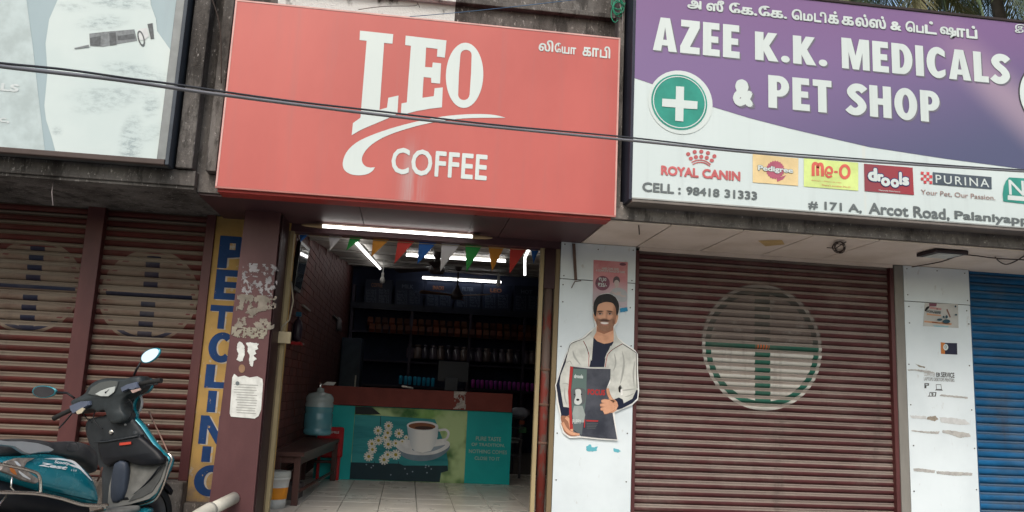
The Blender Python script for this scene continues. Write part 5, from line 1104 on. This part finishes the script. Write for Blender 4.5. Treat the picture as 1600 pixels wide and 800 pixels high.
# bulbs
for lab, x, y in (('white bulb hanging from the ceiling at the left, in front of the menu boards', 598, 433), ('white bulb hanging from the ceiling at the right, in front of the menu boards', 779, 438)):
    p = U(x, y, 5.0); t = thing('hanging_bulb', lab, 'light bulb', tuple(p)); mwb = plain('bulb_white', (.6, .6, .58), .3)
    MB().lathe(tuple(p-Vector((0, 0, .09))), [(.001, 0), (.03, .01), (.038, .04), (.03, .075), (.018, .095)], 12).build('bulb', mwb, t)
    MB().lathe(tuple(p), [(.018, .006), (.02, .06), (.006, .07), (.004, cz(5.0)-p.z)], 10).build('holder', plain('white_batten', (.5, .5, .48), .5), t)
# ceiling fans
def fan(label, px, ptop, Y, m_bl, a0):
    p = U(*px, Y); t = thing('ceiling_fan', label, 'ceiling fan', tuple(p)); md = plain('fan_dark', (.035, .025, .025), .4)
    MB().tube([(p.x, Y, p.z+.05), (p.x, Y, cz(Y))], .014, 8).build('rod', md, t)
    MB().lathe(tuple(p), [(.001, -.06), (.08, -.05), (.10, 0), (.07, .05), (.03, .12), (.02, .16)], 18).build('motor', md, t)
    MB().lathe((p.x, Y, cz(Y)-.09), [(.02, 0), (.05, .03), (.055, .085)], 14).build('canopy', md, t)
    for i in range(3):
        a = R(a0+i*120); d_ = Vector((math.cos(a), math.sin(a), 0)); s_ = Vector((-math.sin(a), math.cos(a), .25)).normalized()
        r0, r1 = p+d_*.09, p+d_*.58
        MB().slab([r0-s_*.03, r1-s_*.065, r1+d_*.02, r1+s_*.065, r0+s_*.03], (0, 0, .006)).build('blade', m_bl, t)
fan('dark ceiling fan nearer the entrance, behind the white pennant', (683, 421), None, 2.9, plain('fan_blade_dark', (.03, .022, .022), .45), 25)
fan('ceiling fan with tan blades in front of the menu boards', (714, 462), None, 5.6, plain('fan_blade_tan', (.22, .12, .06), .45), 200)
# right side clutter
tb_ = thing('side_table', 'dark metal table behind the right end of the counter', 'table', (1.3, 3.9, .1)); m_tb = plain('table_grey', (.06, .055, .065), .4)
MB().box(1.26, 1.48, 3.7, 4.5, .82, .85, bev=.004).build('table_top', m_tb, tb_)
for x, y in ((1.28, 3.74), (1.45, 3.74), (1.28, 4.46), (1.45, 4.46)): MB().box(x-.015, x+.015, y-.015, y+.015, .1, .819).build('leg', m_tb, tb_)
a = U(842, 638, 3.65)
tag(MB().loft([[(a.x+r_*math.cos(q_)*(1+.15*math.sin(3*q_+k_)), 3.65+r_*.4*math.sin(q_), a.z+dz) for q_ in [i*.524 for i in range(12)]] for k_, (r_, dz) in enumerate(((.02, -.2), (.05, -.1), (.07, 0), (.075, .1), (.06, .17), (.02, .19)))]).build('cloth_bag', plain('red_cloth', (.30, .04, .02), .8)), 'red cloth bag hanging at the right edge of the entrance', 'bag')
a = U(815, 645, 3.6)
tag(MB().loft([[(a.x+r_*math.cos(q_)*(1+.2*math.sin(4*q_+k_)), 3.8+r_*.5*math.sin(q_), a.z+dz) for q_ in [i*.524 for i in range(12)]] for k_, (r_, dz) in enumerate(((.08, -.07), (.12, -.02), (.11, .03), (.05, .06)))]).build('plastic_bag', plain('grey_plastic_bag', (.22, .24, .29), .35)), 'crumpled pale plastic bag beside the right end of the counter', 'bag')
a = U(812, 672, 3.7)
for lab, px, cc, sz in (('small green packet under the pale plastic bag', (816, 672), (.04, .13, .06), .05), ('small orange bottle beside the pale plastic bag', (815, 660), (.25, .06, .03), .035), ('white box low on the side shelf right of the counter', (804, 688), (.22, .23, .24), .05)):
    p = U(*px, 3.75); tag(MB().box(p.x-sz, p.x+sz, 3.72, 3.8, p.z-sz*.7, p.z+sz*.7, bev=.006).build('small_carton', plain('carton_%d' % int(cc[0]*1000), cc, .5)), lab, 'carton')
ss = thing('side_shelf', 'low dark rack holding cartons right of the counter', 'rack', (1.33, 3.9, .1))
for z in (.36, .56, .70): MB().box(1.245, 1.47, 3.69, 3.95, z, z+.015).build('shelf_board', m_tb, ss)
MB().box(1.245, 1.26, 3.69, 3.95, .1, .80).build('side_panel', m_tb, ss)

# ================================================================== PALMS BEHIND THE BUILDING
m_tr = plain('palm_trunk', (.13, .11, .09), .9, bump=.5)
def leafm(n_, a, b_):
    t = Mt(n_, .5, 0, .4); t.col(t.mix(t.noise(2.5, 3).smooth(.3, .7), a, b_)); t.b.inputs['Subsurface Weight'].default_value = 0; return t.m
m_lf = [leafm('palm_leaf_green', (.07, .11, .035), (.11, .14, .05)), leafm('palm_leaf_dry', (.22, .20, .085), (.14, .15, .06)), leafm('palm_leaf_dark', (.03, .055, .03), (.06, .085, .04))]
def palm(label, base, top, L, nf, seed):
    random.seed(seed); t = thing('palm_tree', label, 'tree', tuple(base)); base, top = Vector(base), Vector(top)
    pts = [base.lerp(top, k_/8)+Vector((.25*math.sin(k_/8*2.2), 0, 0)) for k_ in range(9)]; pts[-1] = top
    MB().tube(pts, [.20-.008*k_ for k_ in range(9)], 12).build('trunk', m_tr, t)
    for f in range(nf):
        az = 2*math.pi*f/nf+random.uniform(-.2, .2); el = R(random.uniform(-45, 65)); mb = MB(); p = top.copy(); dh = Vector((math.cos(az), math.sin(az), 0)); rib = [p.copy()]; ns = 22; ll = L*random.uniform(.85, 1.1)
        for s_ in range(ns):
            el -= R(random.uniform(3.2, 5.6)); el = max(el, R(-82)); p = p+(dh*math.cos(el)+Vector((0, 0, math.sin(el))))*(ll/ns); rib.append(p.copy())
        mb.tube(rib, [.03*(1-.9*i/ns) for i in range(ns+1)], 5)
        side = dh.cross(Vector((0, 0, 1)))
        for s_ in range(2, ns):
            for sub in (0, .33, .66):
                q_ = rib[s_].lerp(rib[s_+1], sub); tg = (rib[s_+1]-rib[s_]).normalized(); fl__ = .75*math.sin(min(1, (s_+sub)/ns*1.15+.12)*math.pi*.93)*L/3.2+.06
                for sd in (-1, 1):
                    dr_ = (side*sd*.8+tg*.55+Vector((0, 0, -.55+random.uniform(-.25, .15)))).normalized(); tip = q_+dr_*fl__*random.uniform(.8, 1.1); tip.z -= .12*fl__; wv = tg*.021
                    mid = q_.lerp(tip, .5)+Vector((0, 0, .05*fl__)); mb.add([q_-wv*.6, q_+wv*.6, mid+wv, mid-wv, tip], [(0, 1, 2, 3), (3, 2, 4)])
        mb.build('frond', m_lf[random.choice((0, 0, 1, 2))], t)
    for k_ in range(7):
        a = random.uniform(0, 6.28); MB().lathe(tuple(top+Vector((.28*math.cos(a), .28*math.sin(a), -.3-random.uniform(0, .15)))), [(.001, -.13), (.09, -.08), (.11, 0), (.08, .09), (.001, .13)], 10).build('coconut', m_lf[1], t)
def PT(px, py, Y): return tuple(U(px, py, Y))
for lab, px, py, Y, L, nf, sd in (('coconut palm behind the signboard, nearest the middle of the purple sign', 1120, -60, 9.5, 3.4, 20, 4), ('coconut palm with drooping pale fronds over the purple sign', 1290, -95, 10.0, 3.6, 22, 5), ('coconut palm with hanging dry fronds above the word medicals', 1420, -70, 9.6, 3.4, 24, 9), ('coconut palm at the top right corner', 1545, -55, 11, 3.2, 22, 12)):
    tp_ = U(px, py, Y); palm(lab, (tp_.x+.5, Y+.4, -.15), tuple(tp_), L, nf, sd)
random.seed(21)
# ================================================================== SCOOTER
SX, SYY, STH, SLE = -1.9, -1.08, R(66), R(9)
scr = thing('scooter', 'teal motor scooter with black seat parked leaning before the left shutters', 'scooter', (SX, SYY, 0), (-SLE, 0, STH)); scr['local_parts'] = 1
SMX = Matrix.Translation((SX, SYY, 0)) @ Matrix.Rotation(STH, 4, 'Z') @ Matrix.Rotation(-SLE, 4, 'X'); SI = SMX.inverted()
def S(px, py, ax, val):               # photo point on the scooter's own plane (ax: 0 = x, 1 = y)
    c_ = SI @ CAM; d_ = SI.to_3x3() @ ray(px, py); return c_+d_*((val-c_[ax])/d_[ax])
mt = Mt('teal_paint', .22, .35, .6); mt.col((.006, .22, .28)); mt.b.inputs['Coat Weight'].default_value = .6; mt.b.inputs['Coat Roughness'].default_value = .12
nn = mt.noise(14, 6).smooth(.45, .8); mt.col(mt.mix(nn*.3, (.004, .20, .26), (.10, .22, .24))); mt.rgh(nn*.25+.2); m_tp = mt.m
m_blk = plain('black_plastic', (.008, .009, .012), .45, var=.3, scale=20); m_gry = plain('grey_plastic', (.026, .030, .034), .5, var=.3, scale=20)
m_dst = plain('dusty_plastic', (.15, .15, .14), .75, var=.4, scale=12); m_chr = plain('chrome_bar', (.62, .58, .54), .22, 1, var=.2, scale=30); m_slv = plain('silver_paint', (.50, .52, .54), .3, .6, var=.1); m_rub = plain('rubber', (.02, .02, .02), .8)
m_sea = Mt('seat_vinyl', .5, 0, .4); m_sea.col(m_sea.mix(m_sea.noise(9, 5).smooth(.35, .7), (.020, .021, .024), (.055, .055, .055))); m_sea.bump(m_sea.noise(90, 4), .25, .002); m_sea = m_sea.m
def sec(x, w_, z0, z1, n=20, e=.7, yo=0):
    out = []
    for i in range(n):
        q = 2*math.pi*i/n; c_, s_ = math.cos(q), math.sin(q)
        out.append((x, yo+w_*math.copysign(abs(c_)**e, c_), (z0+z1)/2+(z1-z0)/2*math.copysign(abs(s_)**e, s_)))
    return out
def dense(keys, n=3): return spline(keys, n)
def lof(keys, e=.7, n=20, name='', mm=None, yo=0, k_=3): return MB().loft([sec(*q, n=n, e=e, yo=yo) for q in dense(keys, k_)]).build(name, mm, scr)
body = lof([(-.86, .05, .585, .64), (-.80, .12, .575, .675), (-.72, .165, .56, .68), (-.57, .19, .50, .675), (-.42, .20, .445, .68), (-.28, .20, .405, .66), (-.16, .195, .37, .61), (-.07, .18, .345, .53), (-.01, .155, .335, .42), (.015, .12, .33, .36)], .62, 24, 'body_panel', m_tp)
# seat
lof([(-.80, .10, .66, .70), (-.74, .135, .66, .735), (-.58, .145, .655, .765), (-.42, .15, .65, .755), (-.30, .148, .64, .735), (-.16, .145, .62, .735), (-.04, .13, .58, .715), (.02, .115, .55, .685), (.055, .09, .53, .64), (.07, .05, .54, .60)], .6, 22, 'seat', m_sea)
# seam badge on the seat
q = [S(x, y, 1, -.152) for x, y in ((104, 698), (109, 692), (118, 691), (123, 696), (121, 704), (112, 706), (106, 704))]
MB().tube(q+[q[0]], .002, 5).build('seat_emblem', m_gry, scr)
# silver grab rail
gp = [S(x, y, 1, -.185) for x, y in ((-14, 688), (5, 691), (30, 691), (55, 694), (72, 699), (81, 704), (76, 707), (58, 708), (43, 711), (34, 709), (18, 699), (-14, 695))]
MB().slab(gp, (0, -.022, .004), .05).build('grab_rail', m_slv, scr)
gp2 = [Vector((p.x, -p.y, p.z)) for p in gp]; MB().slab(gp2, (0, .022, .004), .05).build('grab_rail', m_slv, scr)
# tail lamp wrapped on the rear corner
tl_ = [S(x, y, 1, -.178) for x, y in Z(0, 660, 5.714)((-30, 430), (30, 350), (130, 318), (288, 318), (215, 355), (190, 400), (240, 455), (345, 528), (300, 548), (170, 515), (80, 470))]
MB().slab(tl_, (0, -.02, 0), .04).build('tail_lamp', plain('lamp_lens', (.30, .26, .23), .12, spec=.9, var=.6, scale=30), scr)
tl2 = [S(x, y, 1, -.199) for x, y in Z(0, 660, 5.714)((85, 395), (125, 420), (150, 470), (120, 462), (95, 440))]
MB().slab(tl2, (0, -.003, 0)).build('indicator_bulb', plain('amber_lens', (.55, .18, .05), .2), scr)
tl3 = [S(x, y, 1, -.199) for x, y in Z(0, 660, 5.714)((125, 345), (150, 350), (185, 385), (170, 395), (145, 375))]
MB().slab(tl3, (0, -.003, 0)).build('reflector', plain('lens_bright', (.7, .72, .74), .1), scr)
tl4 = [S(x, y, 1, -.199) for x, y in Z(0, 660, 5.714)((165, 430), (215, 465), (270, 505), (265, 512), (205, 485), (170, 450))]
MB().slab(tl4, (0, -.003, 0)).build('reflector', plain('lens_bright', (.7, .72, .74), .1), scr)
lens2 = [Vector((p.x, -p.y, p.z)) for p in tl_]; MB().slab(lens2, (0, .02, 0), .04).build('tail_lamp', plain('lamp_lens', (.30, .26, .23), .12, spec=.9, var=.6, scale=30), scr)
# decals: drawn on the flank and pressed on to the body surface
def flank(x):      # half-width of the body at x
    ks = [(-.86, .05), (-.80, .12), (-.72, .165), (-.57, .19), (-.42, .20), (-.28, .20), (-.16, .195), (-.07, .18), (-.01, .155), (.015, .12)]
    for (a, b_), (c_, d_) in zip(ks, ks[1:]):
        if a <= x <= c_: return b_+(d_-b_)*(x-a)/(c_-a)
    return .12
def bz(x):
    ks = [(-.86, .585, .64), (-.72, .56, .68), (-.57, .50, .675), (-.42, .445, .68), (-.28, .405, .66), (-.16, .37, .61), (-.07, .345, .53), (-.01, .335, .42), (.015, .33, .36)]
    for (a, z0, z1), (c_, y0_, y1_) in zip(ks, ks[1:]):
        if a <= x <= c_: u = (x-a)/(c_-a); return z0+(y0_-z0)*u, z1+(y1_-z1)*u
    return .33, .4
def press(o, lift=.004):
    for v in o.data.vertices:
        p = S(*v.co[:2], 1, -.19); 
        for _ in range(3):
            z0, z1 = bz(p.x); s_ = min(.999, abs((p.z-(z0+z1)/2)/((z1-z0)/2)))
            th = math.asin(s_**(1/.62)); yy = -flank(p.x)*math.cos(th)**.62-lift; p = S(*v.co[:2], 1, yy)
        v.co = p
def pxshape(name, loops, mm, cuts=1):
    mb = MB().flat([[Vector((x, y, 0)) for x, y in l] for l in loops]); o = mb.build(name, mm, scr)
    bm = bmesh.new(); bm.from_mesh(o.data); bmesh.ops.subdivide_edges(bm, edges=[e for e in bm.edges if e.calc_length() > 4], cuts=cuts+1, use_grid_fill=True); bm.to_mesh(o.data); bm.free(); press(o); return o
g = Z(0, 660, 5.714); m_dec = plain('white_decal', (.72, .74, .74), .35)
def pxtext(s_, x0, y0_, x1, y1_, slope, shear=.3, off=.02):
    c_ = bpy.data.curves.new('t', 'FONT'); c_.body = s_; c_.offset = off; c_.shear = shear; c_.fill_mode = 'FRONT'; c_.resolution_u = 3
    o = bpy.data.objects.new('t', c_); COL.objects.link(o); bpy.context.view_layer.update(); ev = o.evaluated_get(bpy.context.evaluated_depsgraph_get()); me = ev.to_mesh()
    vs = [v.co[:2] for v in me.vertices]; fs = [tuple(p.vertices) for p in me.polygons]; ev.to_mesh_clear(); bpy.data.objects.remove(o)
    X0, X1, Y0, Y1 = min(v[0] for v in vs), max(v[0] for v in vs), min(v[1] for v in vs), max(v[1] for v in vs)
    v2 = []
    for v in vs:
        u = (v[0]-X0)/(X1-X0); t = (v[1]-Y0)/(Y1-Y0); v2.append((x0+(x1-x0)*u, y0_+(y1_-y0_)*t+slope*(x1-x0)*u, 0))
    ob = MB().add(v2, fs).build('decal', m_dec, scr); press(ob)
pxtext('Zest', 60, 727.5, 106, 721.5, .155, .35, .045); pxtext('Scooty', 85, 725, 109, 719, .12, .2, .03); pxtext('110', 111, 736, 120, 733, .1, .2, .02)
pxshape('decal', [g(*(spline([(388, 325), (470, 318), (560, 322), (650, 340), (700, 375), (760, 440), (825, 520)], 4)+spline([(815, 520), (750, 455), (690, 395), (640, 360), (560, 338), (470, 330)], 4)))], m_dec)
pxshape('decal', [g(*(spline([(600, 370), (680, 385), (730, 420), (790, 480), (822, 525)], 4)+spline([(800, 500), (745, 445), (700, 412), (650, 395)], 4)))], m_dec)
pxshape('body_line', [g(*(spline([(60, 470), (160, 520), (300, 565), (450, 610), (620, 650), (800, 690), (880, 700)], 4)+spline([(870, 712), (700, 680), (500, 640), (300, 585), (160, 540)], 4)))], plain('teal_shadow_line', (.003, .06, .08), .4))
# chrome saree guard and crash rail
MB().tube([S(x, y, 1, -.265) for x, y in spline([(-25., 768.), (0., 769.), (30., 770.), (60., 772.), (95., 779.), (125., 788.), (150., 790.), (168., 789.)], 4)], .0105, 10).build('side_guard', m_chr, scr)
MB().tube([S(x, y, 1, -.25) for x, y in spline([(-20., 722.), (0., 725.), (30., 731.), (52., 737.), (60., 742.), (63., 752.), (63., 771.)], 5)], .009, 10).build('side_guard', m_chr, scr)
MB().tube([S(x, y, 1, -.25) for x, y in [(19, 745), (17, 761), (22, 767), (23, 771)]], .0045, 8).build('guard_strut', m_chr, scr)
MB().tube([S(x, y, 1, -.25) for x, y in [(11, 773), (-4, 792), (-14, 806)]], .006, 8).build('guard_strut', m_chr, scr)
MB().tube([S(163, 789, 1, -.265), (.0, -.2, .31), (.02, -.1, .30)], .009, 8).build('guard_strut', m_chr, scr)
# underside, engine, mudguard, wheels
lof([(-.80, .10, .50, .60), (-.6, .15, .36, .56), (-.4, .15, .28, .5), (-.2, .14, .24, .42), (-.05, .13, .24, .38)], .7, 18, 'under_cover', m_blk)
def wheel(x, name='wheel'):
    wv = MB().lathe((x, 0, .215), [(.150, -.042), (.185, -.047), (.207, -.036), (.215, 0), (.207, .036), (.185, .047), (.150, .042)], 36, 'y').build('wheel', m_rub, scr)
    MB().lathe((x, 0, .215), [(.151, -.030), (.140, -.024), (.12, -.012), (.05, -.02), (.035, -.04), (.001, -.042)], 28, 'y').build('rim', plain('alloy', (.10, .10, .105), .4, .7), wv)
    MB().lathe((x, 0, .215), [(.151, .030), (.140, .024), (.12, .012), (.05, .02), (.035, .04), (.001, .042)], 28, 'y').build('rim', plain('alloy', (.10, .10, .105), .4, .7), wv)
wheel(-.60); wheel(.585)
def fender(xc, r_, w_, a0, a1, name, mm):
    rings = []
    for i in range(15):
        a = R(a0+(a1-a0)*i/14); rr = []
        for y_, dr_ in ((-w_, -.05), (-w_*.85, -.008), (-w_*.4, .006), (w_*.4, .006), (w_*.85, -.008), (w_, -.05), (w_*.8, -.05), (0, -.012), (-w_*.8, -.05)):
            rr.append((xc+(r_+dr_)*math.cos(a), y_, .215+(r_+dr_)*math.sin(a)))
        rings.append(rr)
    MB().loft(rings).build(name, mm, scr)
fender(-.60, .265, .085, 35, 190, 'rear_mudguard', m_blk); fender(.585, .245, .07, 35, 150, 'front_mudguard', m_blk)
MB().box(-.62, -.22, -.13, .02, .20, .36, bev=.03).build('engine', m_gry, scr)
MB().lathe((-.55, -.20, .26), [(.001, -.0), (.055, 0), (.06, .02), (.06, .30), (.045, .34), (.001, .345)], 16, 'x').build('exhaust', plain('dark_metal', (.05, .05, .05), .5, .6), scr)
MB().tube([(-.60, .13, .215), (-.45, .13, .30), (-.35, .10, .36)], .018, 8).build('swing_arm', m_blk, scr)
MB().tube([(-.05, .12, .26), (-.03, .22, .02)], .012, 8).build('side_stand', m_chr, scr)
# floorboard
lof([(-.03, .13, .250, .305), (.05, .155, .245, .30), (.18, .16, .245, .295), (.32, .16, .25, .30), (.36, .14, .26, .30)], .5, 18, 'floorboard', m_dst)
lof([(-.03, .15, .20, .262), (.1, .19, .195, .262), (.3, .2, .2, .262), (.45, .17, .22, .28)], .6, 18, 'belly_panel', m_tp)
# leg shield ------------------------------------------------------------
XS = .46
shp = [(150, 652), (172, 648), (192, 640), (203, 642), (214, 648), (226, 662), (240, 688), (254, 708), (264, 714), (265, 727), (258, 748), (248, 774), (238, 783), (222, 788), (196, 793), (172, 798), (168, 780), (162, 745), (152, 720), (145, 694), (142, 668)]
P3 = [S(x, y, 0, XS) for x, y in shp]
def shield(dx, f, name, mm, th, pts=None):
    pp = [Vector(p) for p in closed([tuple(p) for p in (pts or P3)], 2)]; c_ = sum(pp, Vector())/len(pp); q_ = [c_+(p-c_)*f for p in pp]
    q_ = [Vector((XS+dx-.55*max(0, p.z-.55)*.35-.10*(1-((p.z-.3)/.3) if p.z < .6 else 0)*.6, p.y, p.z)) for p in q_]; return MB().pillow(q_, (th, 0, 0), n=1).build(name, mm, scr)
shield(.02, .975, 'leg_shield', m_tp, .055)
shield(-.02, .965, 'inner_panel', m_gry, .038)
lw = [S(x, y, 0, XS-.07) for x, y in ((176, 722), (190, 718), (205, 724), (225, 724), (247, 720), (258, 722), (255, 748), (246, 770), (236, 779), (205, 788), (172, 793), (170, 760))]
def shx(p, dx): return Vector((XS+dx-.55*max(0, p.z-.55)*.35-.10*(1-((p.z-.3)/.3) if p.z < .6 else 0)*.6, p.y, p.z))
MB().slab([shx(p, -.028) for p in lw], (-.006, 0, 0)).build('kick_panel', m_dst, scr)
MB().slab([shx(S(x, y, 0, XS-.07), -.036) for x, y in ((214, 770), (236, 748), (250, 726), (256, 726), (250, 750), (240, 768), (226, 776), (205, 783))], (-.004, 0, 0)).build('kick_panel', plain('dusty_dark_plastic', (.06, .062, .06), .75, var=.4, scale=12), scr)
pk = [S(x, y, 0, .36) for x, y in ((150, 690), (165, 688), (215, 680), (217, 682), (245, 706), (252, 724), (220, 728), (206, 724), (192, 719), (176, 724), (166, 730), (154, 716))]
MB().pillow(pk, (.055, 0, 0)).build('glove_pocket', m_blk, scr)
MB().tube([S(x, y, 0, .355) for x, y in ((148, 691), (165, 690), (190, 686), (216, 681))], .006, 8).build('pocket_rim', m_gry, scr)
pxr = [S(x, y, 0, .352) for x, y in ((187, 692), (205, 690), (205, 694), (187, 696))]; MB().slab(pxr, (-.003, 0, 0)).build('red_logo', plain('red_logo', (.45, .05, .03), .4), scr)
hp = [S(x, y, 0, .355) for x, y in ((177, 724), (194, 722), (195, 750), (190, 780), (174, 786), (171, 765))]
MB().pillow(hp, (.05, 0, 0)).build('centre_ridge', plain('blue_grey_plastic', (.035, .045, .065), .5), scr)
# darker groove lines on the kick panel
MB().tube([S(x, y, 0, .385) for x, y in spline([(176., 785.), (195., 780.), (215., 768.), (235., 748.), (250., 728.)], 4)], .006, 6).build('panel_groove', m_blk, scr)
MB().tube([S(x, y, 0, .42) for x, y in spline([(262., 708.), (268., 716.), (262., 735.), (254., 760.), (246., 776.), (236., 784.), (215., 790.), (190., 795.), (168., 799.)], 4)], .0085, 8).build('shield_guard', m_chr, scr)
MB().tube([S(x, y, 0, .60) for x, y in spline([(233., 643.), (238., 655.), (250., 680.), (263., 708.)], 4)], .0055, 8).build('shield_guard', plain('brown_bar', (.25, .16, .13), .4, .5), scr)
# steering column and the black box under the handlebar
bx = [S(x, y, 0, .40) for x, y in ((143, 658), (160, 652), (178, 655), (205, 658), (212, 672), (214, 682), (185, 687), (150, 690), (142, 676))]
MB().pillow(bx, (.06, 0, 0)).build('ignition_panel', m_blk, scr)
p = S(175, 675, 0, .395); MB().lathe(tuple(p), [(.02, -.004), (.017, -.012), (.012, -.014), (.001, -.015)], 14, 'x').build('ignition_key', m_chr, scr)
p = S(198, 662, 0, .395); MB().lathe(tuple(p), [(.016, -.004), (.014, -.012), (.001, -.015)], 14, 'x').build('bag_hook', m_slv, scr)
MB().lathe(tuple(S(211, 678, 0, .365)), [(.022, 0), (.018, -.006), (.001, -.007)], 14, 'x').build('knob', m_gry, scr)
MB().tube([(.40, .03, .45), (.47, .0, .30), (.6, 0, .25)], .03, 10).build('fork', m_blk, scr)
# handlebar cowl
XH = .33
cw = [(108, 630), (113, 624), (122, 620), (131, 614), (136, 605), (144, 597), (155, 592), (166, 590.5), (194, 590.5), (205, 588), (217, 587.5), (220, 592), (221, 603), (214, 612), (205, 616), (197, 621), (192, 629), (191, 640), (196, 650), (192, 660), (174, 663), (168, 652), (163, 642), (152, 644), (140, 640), (126, 646), (117, 645)]
cwp = [S(x, y, 0, XH) for x, y in cw]
def cowl(f, x0, x1, name, mm):
    c_ = sum(cwp, Vector())/len(cwp); MB().pillow([Vector((x0, p.y, p.z)) for p in cwp], (x1-x0, 0, 0), ((f*.84, 0), (f*.91, .03), (f*.96, .1), (f*.99, .22), (f, .4), (f, .8), (f*.92, 1)), 3).build(name, mm, scr)
cowl(1, XH-.01, XH+.11, 'handlebar_cowl', plain('cowl_grey', (.028, .034, .037), .45, var=.3, scale=20)); cowl(.93, XH+.10, XH+.15, 'front_cowl', m_tp)
g = Z(130, 540, 5.714)
cl = MB().slab([S(x, y, 0, XH-.012) for x, y in g((40, 432), (75, 378), (150, 330), (240, 312), (318, 318), (305, 370), (280, 420), (225, 462), (150, 455))], (-.006, 0, 0), .03).build('instrument_cluster', plain('smoky_lens', (.085, .095, .095), .15, spec=.8), scr)
MB().slab([S(x, y, 0, XH-.020) for x, y in g((108, 432), (160, 402), (225, 378), (290, 364), (278, 412), (228, 450), (160, 452))], (-.002, 0, 0)).build('speedometer', plain('dial_white', (.42, .45, .44), .3), cl)
MB().tube([S(*g((200, 418))[0], 0, XH-.024), S(*g((230, 392))[0], 0, XH-.024)], .0016, 5).build('needle', m_blk, cl)
MB().lathe(tuple(S(*g((200, 418))[0], 0, XH-.0235)), [(.007, 0), (.006, -.003), (.001, -.004)], 10, 'x').build('needle_hub', m_blk, cl)
m_swt = plain('switch_bluegrey', (.10, .12, .17), .3)
for nm, lp in (('switch_housing', g((358, 378), (420, 345), (495, 325), (508, 375), (470, 395), (430, 385), (370, 415))), ('switch_housing', Z(0, 540, 3.077)((348, 290), (400, 268), (440, 266), (442, 285), (400, 310), (365, 328), (352, 310)))):
    MB().slab([S(x, y, 0, XH-.012) for x, y in lp], (-.03, 0, 0), .08).build(nm, m_swt, scr)
MB().slab([S(x, y, 0, XH-.045) for x, y in g((432, 400), (515, 380), (518, 398), (450, 424))], (-.01, 0, 0)).build('switch', plain('switch_pink', (.38, .27, .24), .4), scr)
MB().slab([S(x, y, 0, XH-.045) for x, y in Z(0, 540, 3.077)((370, 318), (400, 298), (412, 305), (398, 324), (378, 330))], (-.01, 0, 0)).build('switch', plain('switch_cream', (.45, .40, .30), .4), scr)
gr = [(219., 600.), (228., 598.), (238., 596.), (252., 594.5)]
MB().tube([S(x, y, 0, XH-.005) for x, y in gr], [.016, .0155, .0165, .017], 12).build('grip', m_rub, scr)
MB().tube([S(x, y, 0, XH-.005) for x, y in ((117., 637.), (108., 642.), (97., 647.), (84., 654.))], [.016, .0155, .0165, .017], 12).build('grip', m_rub, scr)
MB().tube([S(x, y, 0, XH+.05) for x, y in spline([(113., 645.), (105., 655.), (97., 664.), (92., 669.)], 3)], .0055, 8).build('brake_lever', m_gry, scr)
MB().tube([S(x, y, 0, XH+.05) for x, y in spline([(220., 604.), (232., 602.), (246., 600.)], 3)], .0055, 8).build('brake_lever', m_gry, scr)
MB().tube([S(x, y, 0, XH) for x, y in spline([(221., 612.), (212., 622.), (196., 630.)], 4)], .003, 6).build('brake_cable', m_blk, scr)
for pts in ([(150., 640.), (146., 652.), (152., 664.), (160., 670.)], [(200., 622.), (207., 632.), (206., 646.), (200., 656.)], [(128., 642.), (134., 652.), (144., 660.)]):
    MB().tube([S(x, y, 0, XH+.02) for x, y in spline(pts, 4)], .004, 6).build('control_cable', m_blk, scr)
for p_ in ((232, 664), (246, 690), (200, 648)): MB().lathe(tuple(S(*p_, 0, .425)), [(.006, 0), (.005, -.003), (.001, -.004)], 8, 'x').build('screw', m_slv, scr)
# mirrors
def mirror(cx, cy, rx, ry, tilt, stalk, rimm, glass, normal_tilt):
    xm = XH+.02; mi = MB().tube([S(x, y, 0, XH+.03) for x, y in stalk], .0075, 8).build('mirror_stalk', m_blk, scr)
    shape = []
    for k_ in range(36):
        q_ = 2*math.pi*k_/36; r1 = 1-.12*math.cos(q_)
        x, y = rx*math.cos(q_), ry*math.sin(q_)*r1; t = R(tilt); shape.append((cx+x*math.cos(t)-y*math.sin(t), cy+x*math.sin(t)+y*math.cos(t)))
    o3 = [S(x, y, 0, xm) for x, y in shape]; c_ = sum(o3, Vector())/36; o3 = [Vector((p.x+(p.z-c_.z)*normal_tilt, p.y, p.z)) for p in o3]; o3_ = o3
    rings = [[c_+(p-c_)*f_+Vector((dx, 0, 0)) for p in o3_] for f_, dx in ((.90, -.002), (1.0, 0), (1.0, .012), (.8, .03), (.4, .038))]
    MB().loft(rings, True).build('mirror_shell', rimm, mi)
    gl = [c_+(p-c_)*.88+Vector((-.003, 0, 0)) for p in o3]
    MB().flat([gl]).build('mirror_glass', glass, mi)
m_gl = plain('mirror_glass', (.97, .95, .92), .06, 1, var=0)
mirror(235, 555, 16.5, 10, -33, [(209, 587), (213, 578), (220, 566)], m_tp, m_gl, .20)
mirror(69, 612, 18.5, 9.5, -4, [(116, 622), (105, 614), (88, 613)], m_tp, plain('mirror_dark_reflection', (.14, .14, .15), .06, 1, var=.2), -.25)  # glass coloured dark to imitate the shutter it reflects
# front lamp and indicators (seen only from the side)
MB().lathe((XH+.15, .05, .97), [(.10, 0), (.095, .03), (.06, .05), (.001, .055)], 20, 'x').build('headlight', plain('lens_clear', (.6, .62, .62), .1), scr)
# little red-brown tag between seat and shield
MB().tube([S(x, y, 0, .1) for x, y in ((160, 730), (157, 742), (152, 752))], .006, 6).build('fuel_pipe', plain('brown_hose', (.16, .07, .05), .5), scr)
bpy.context.view_layer.update()
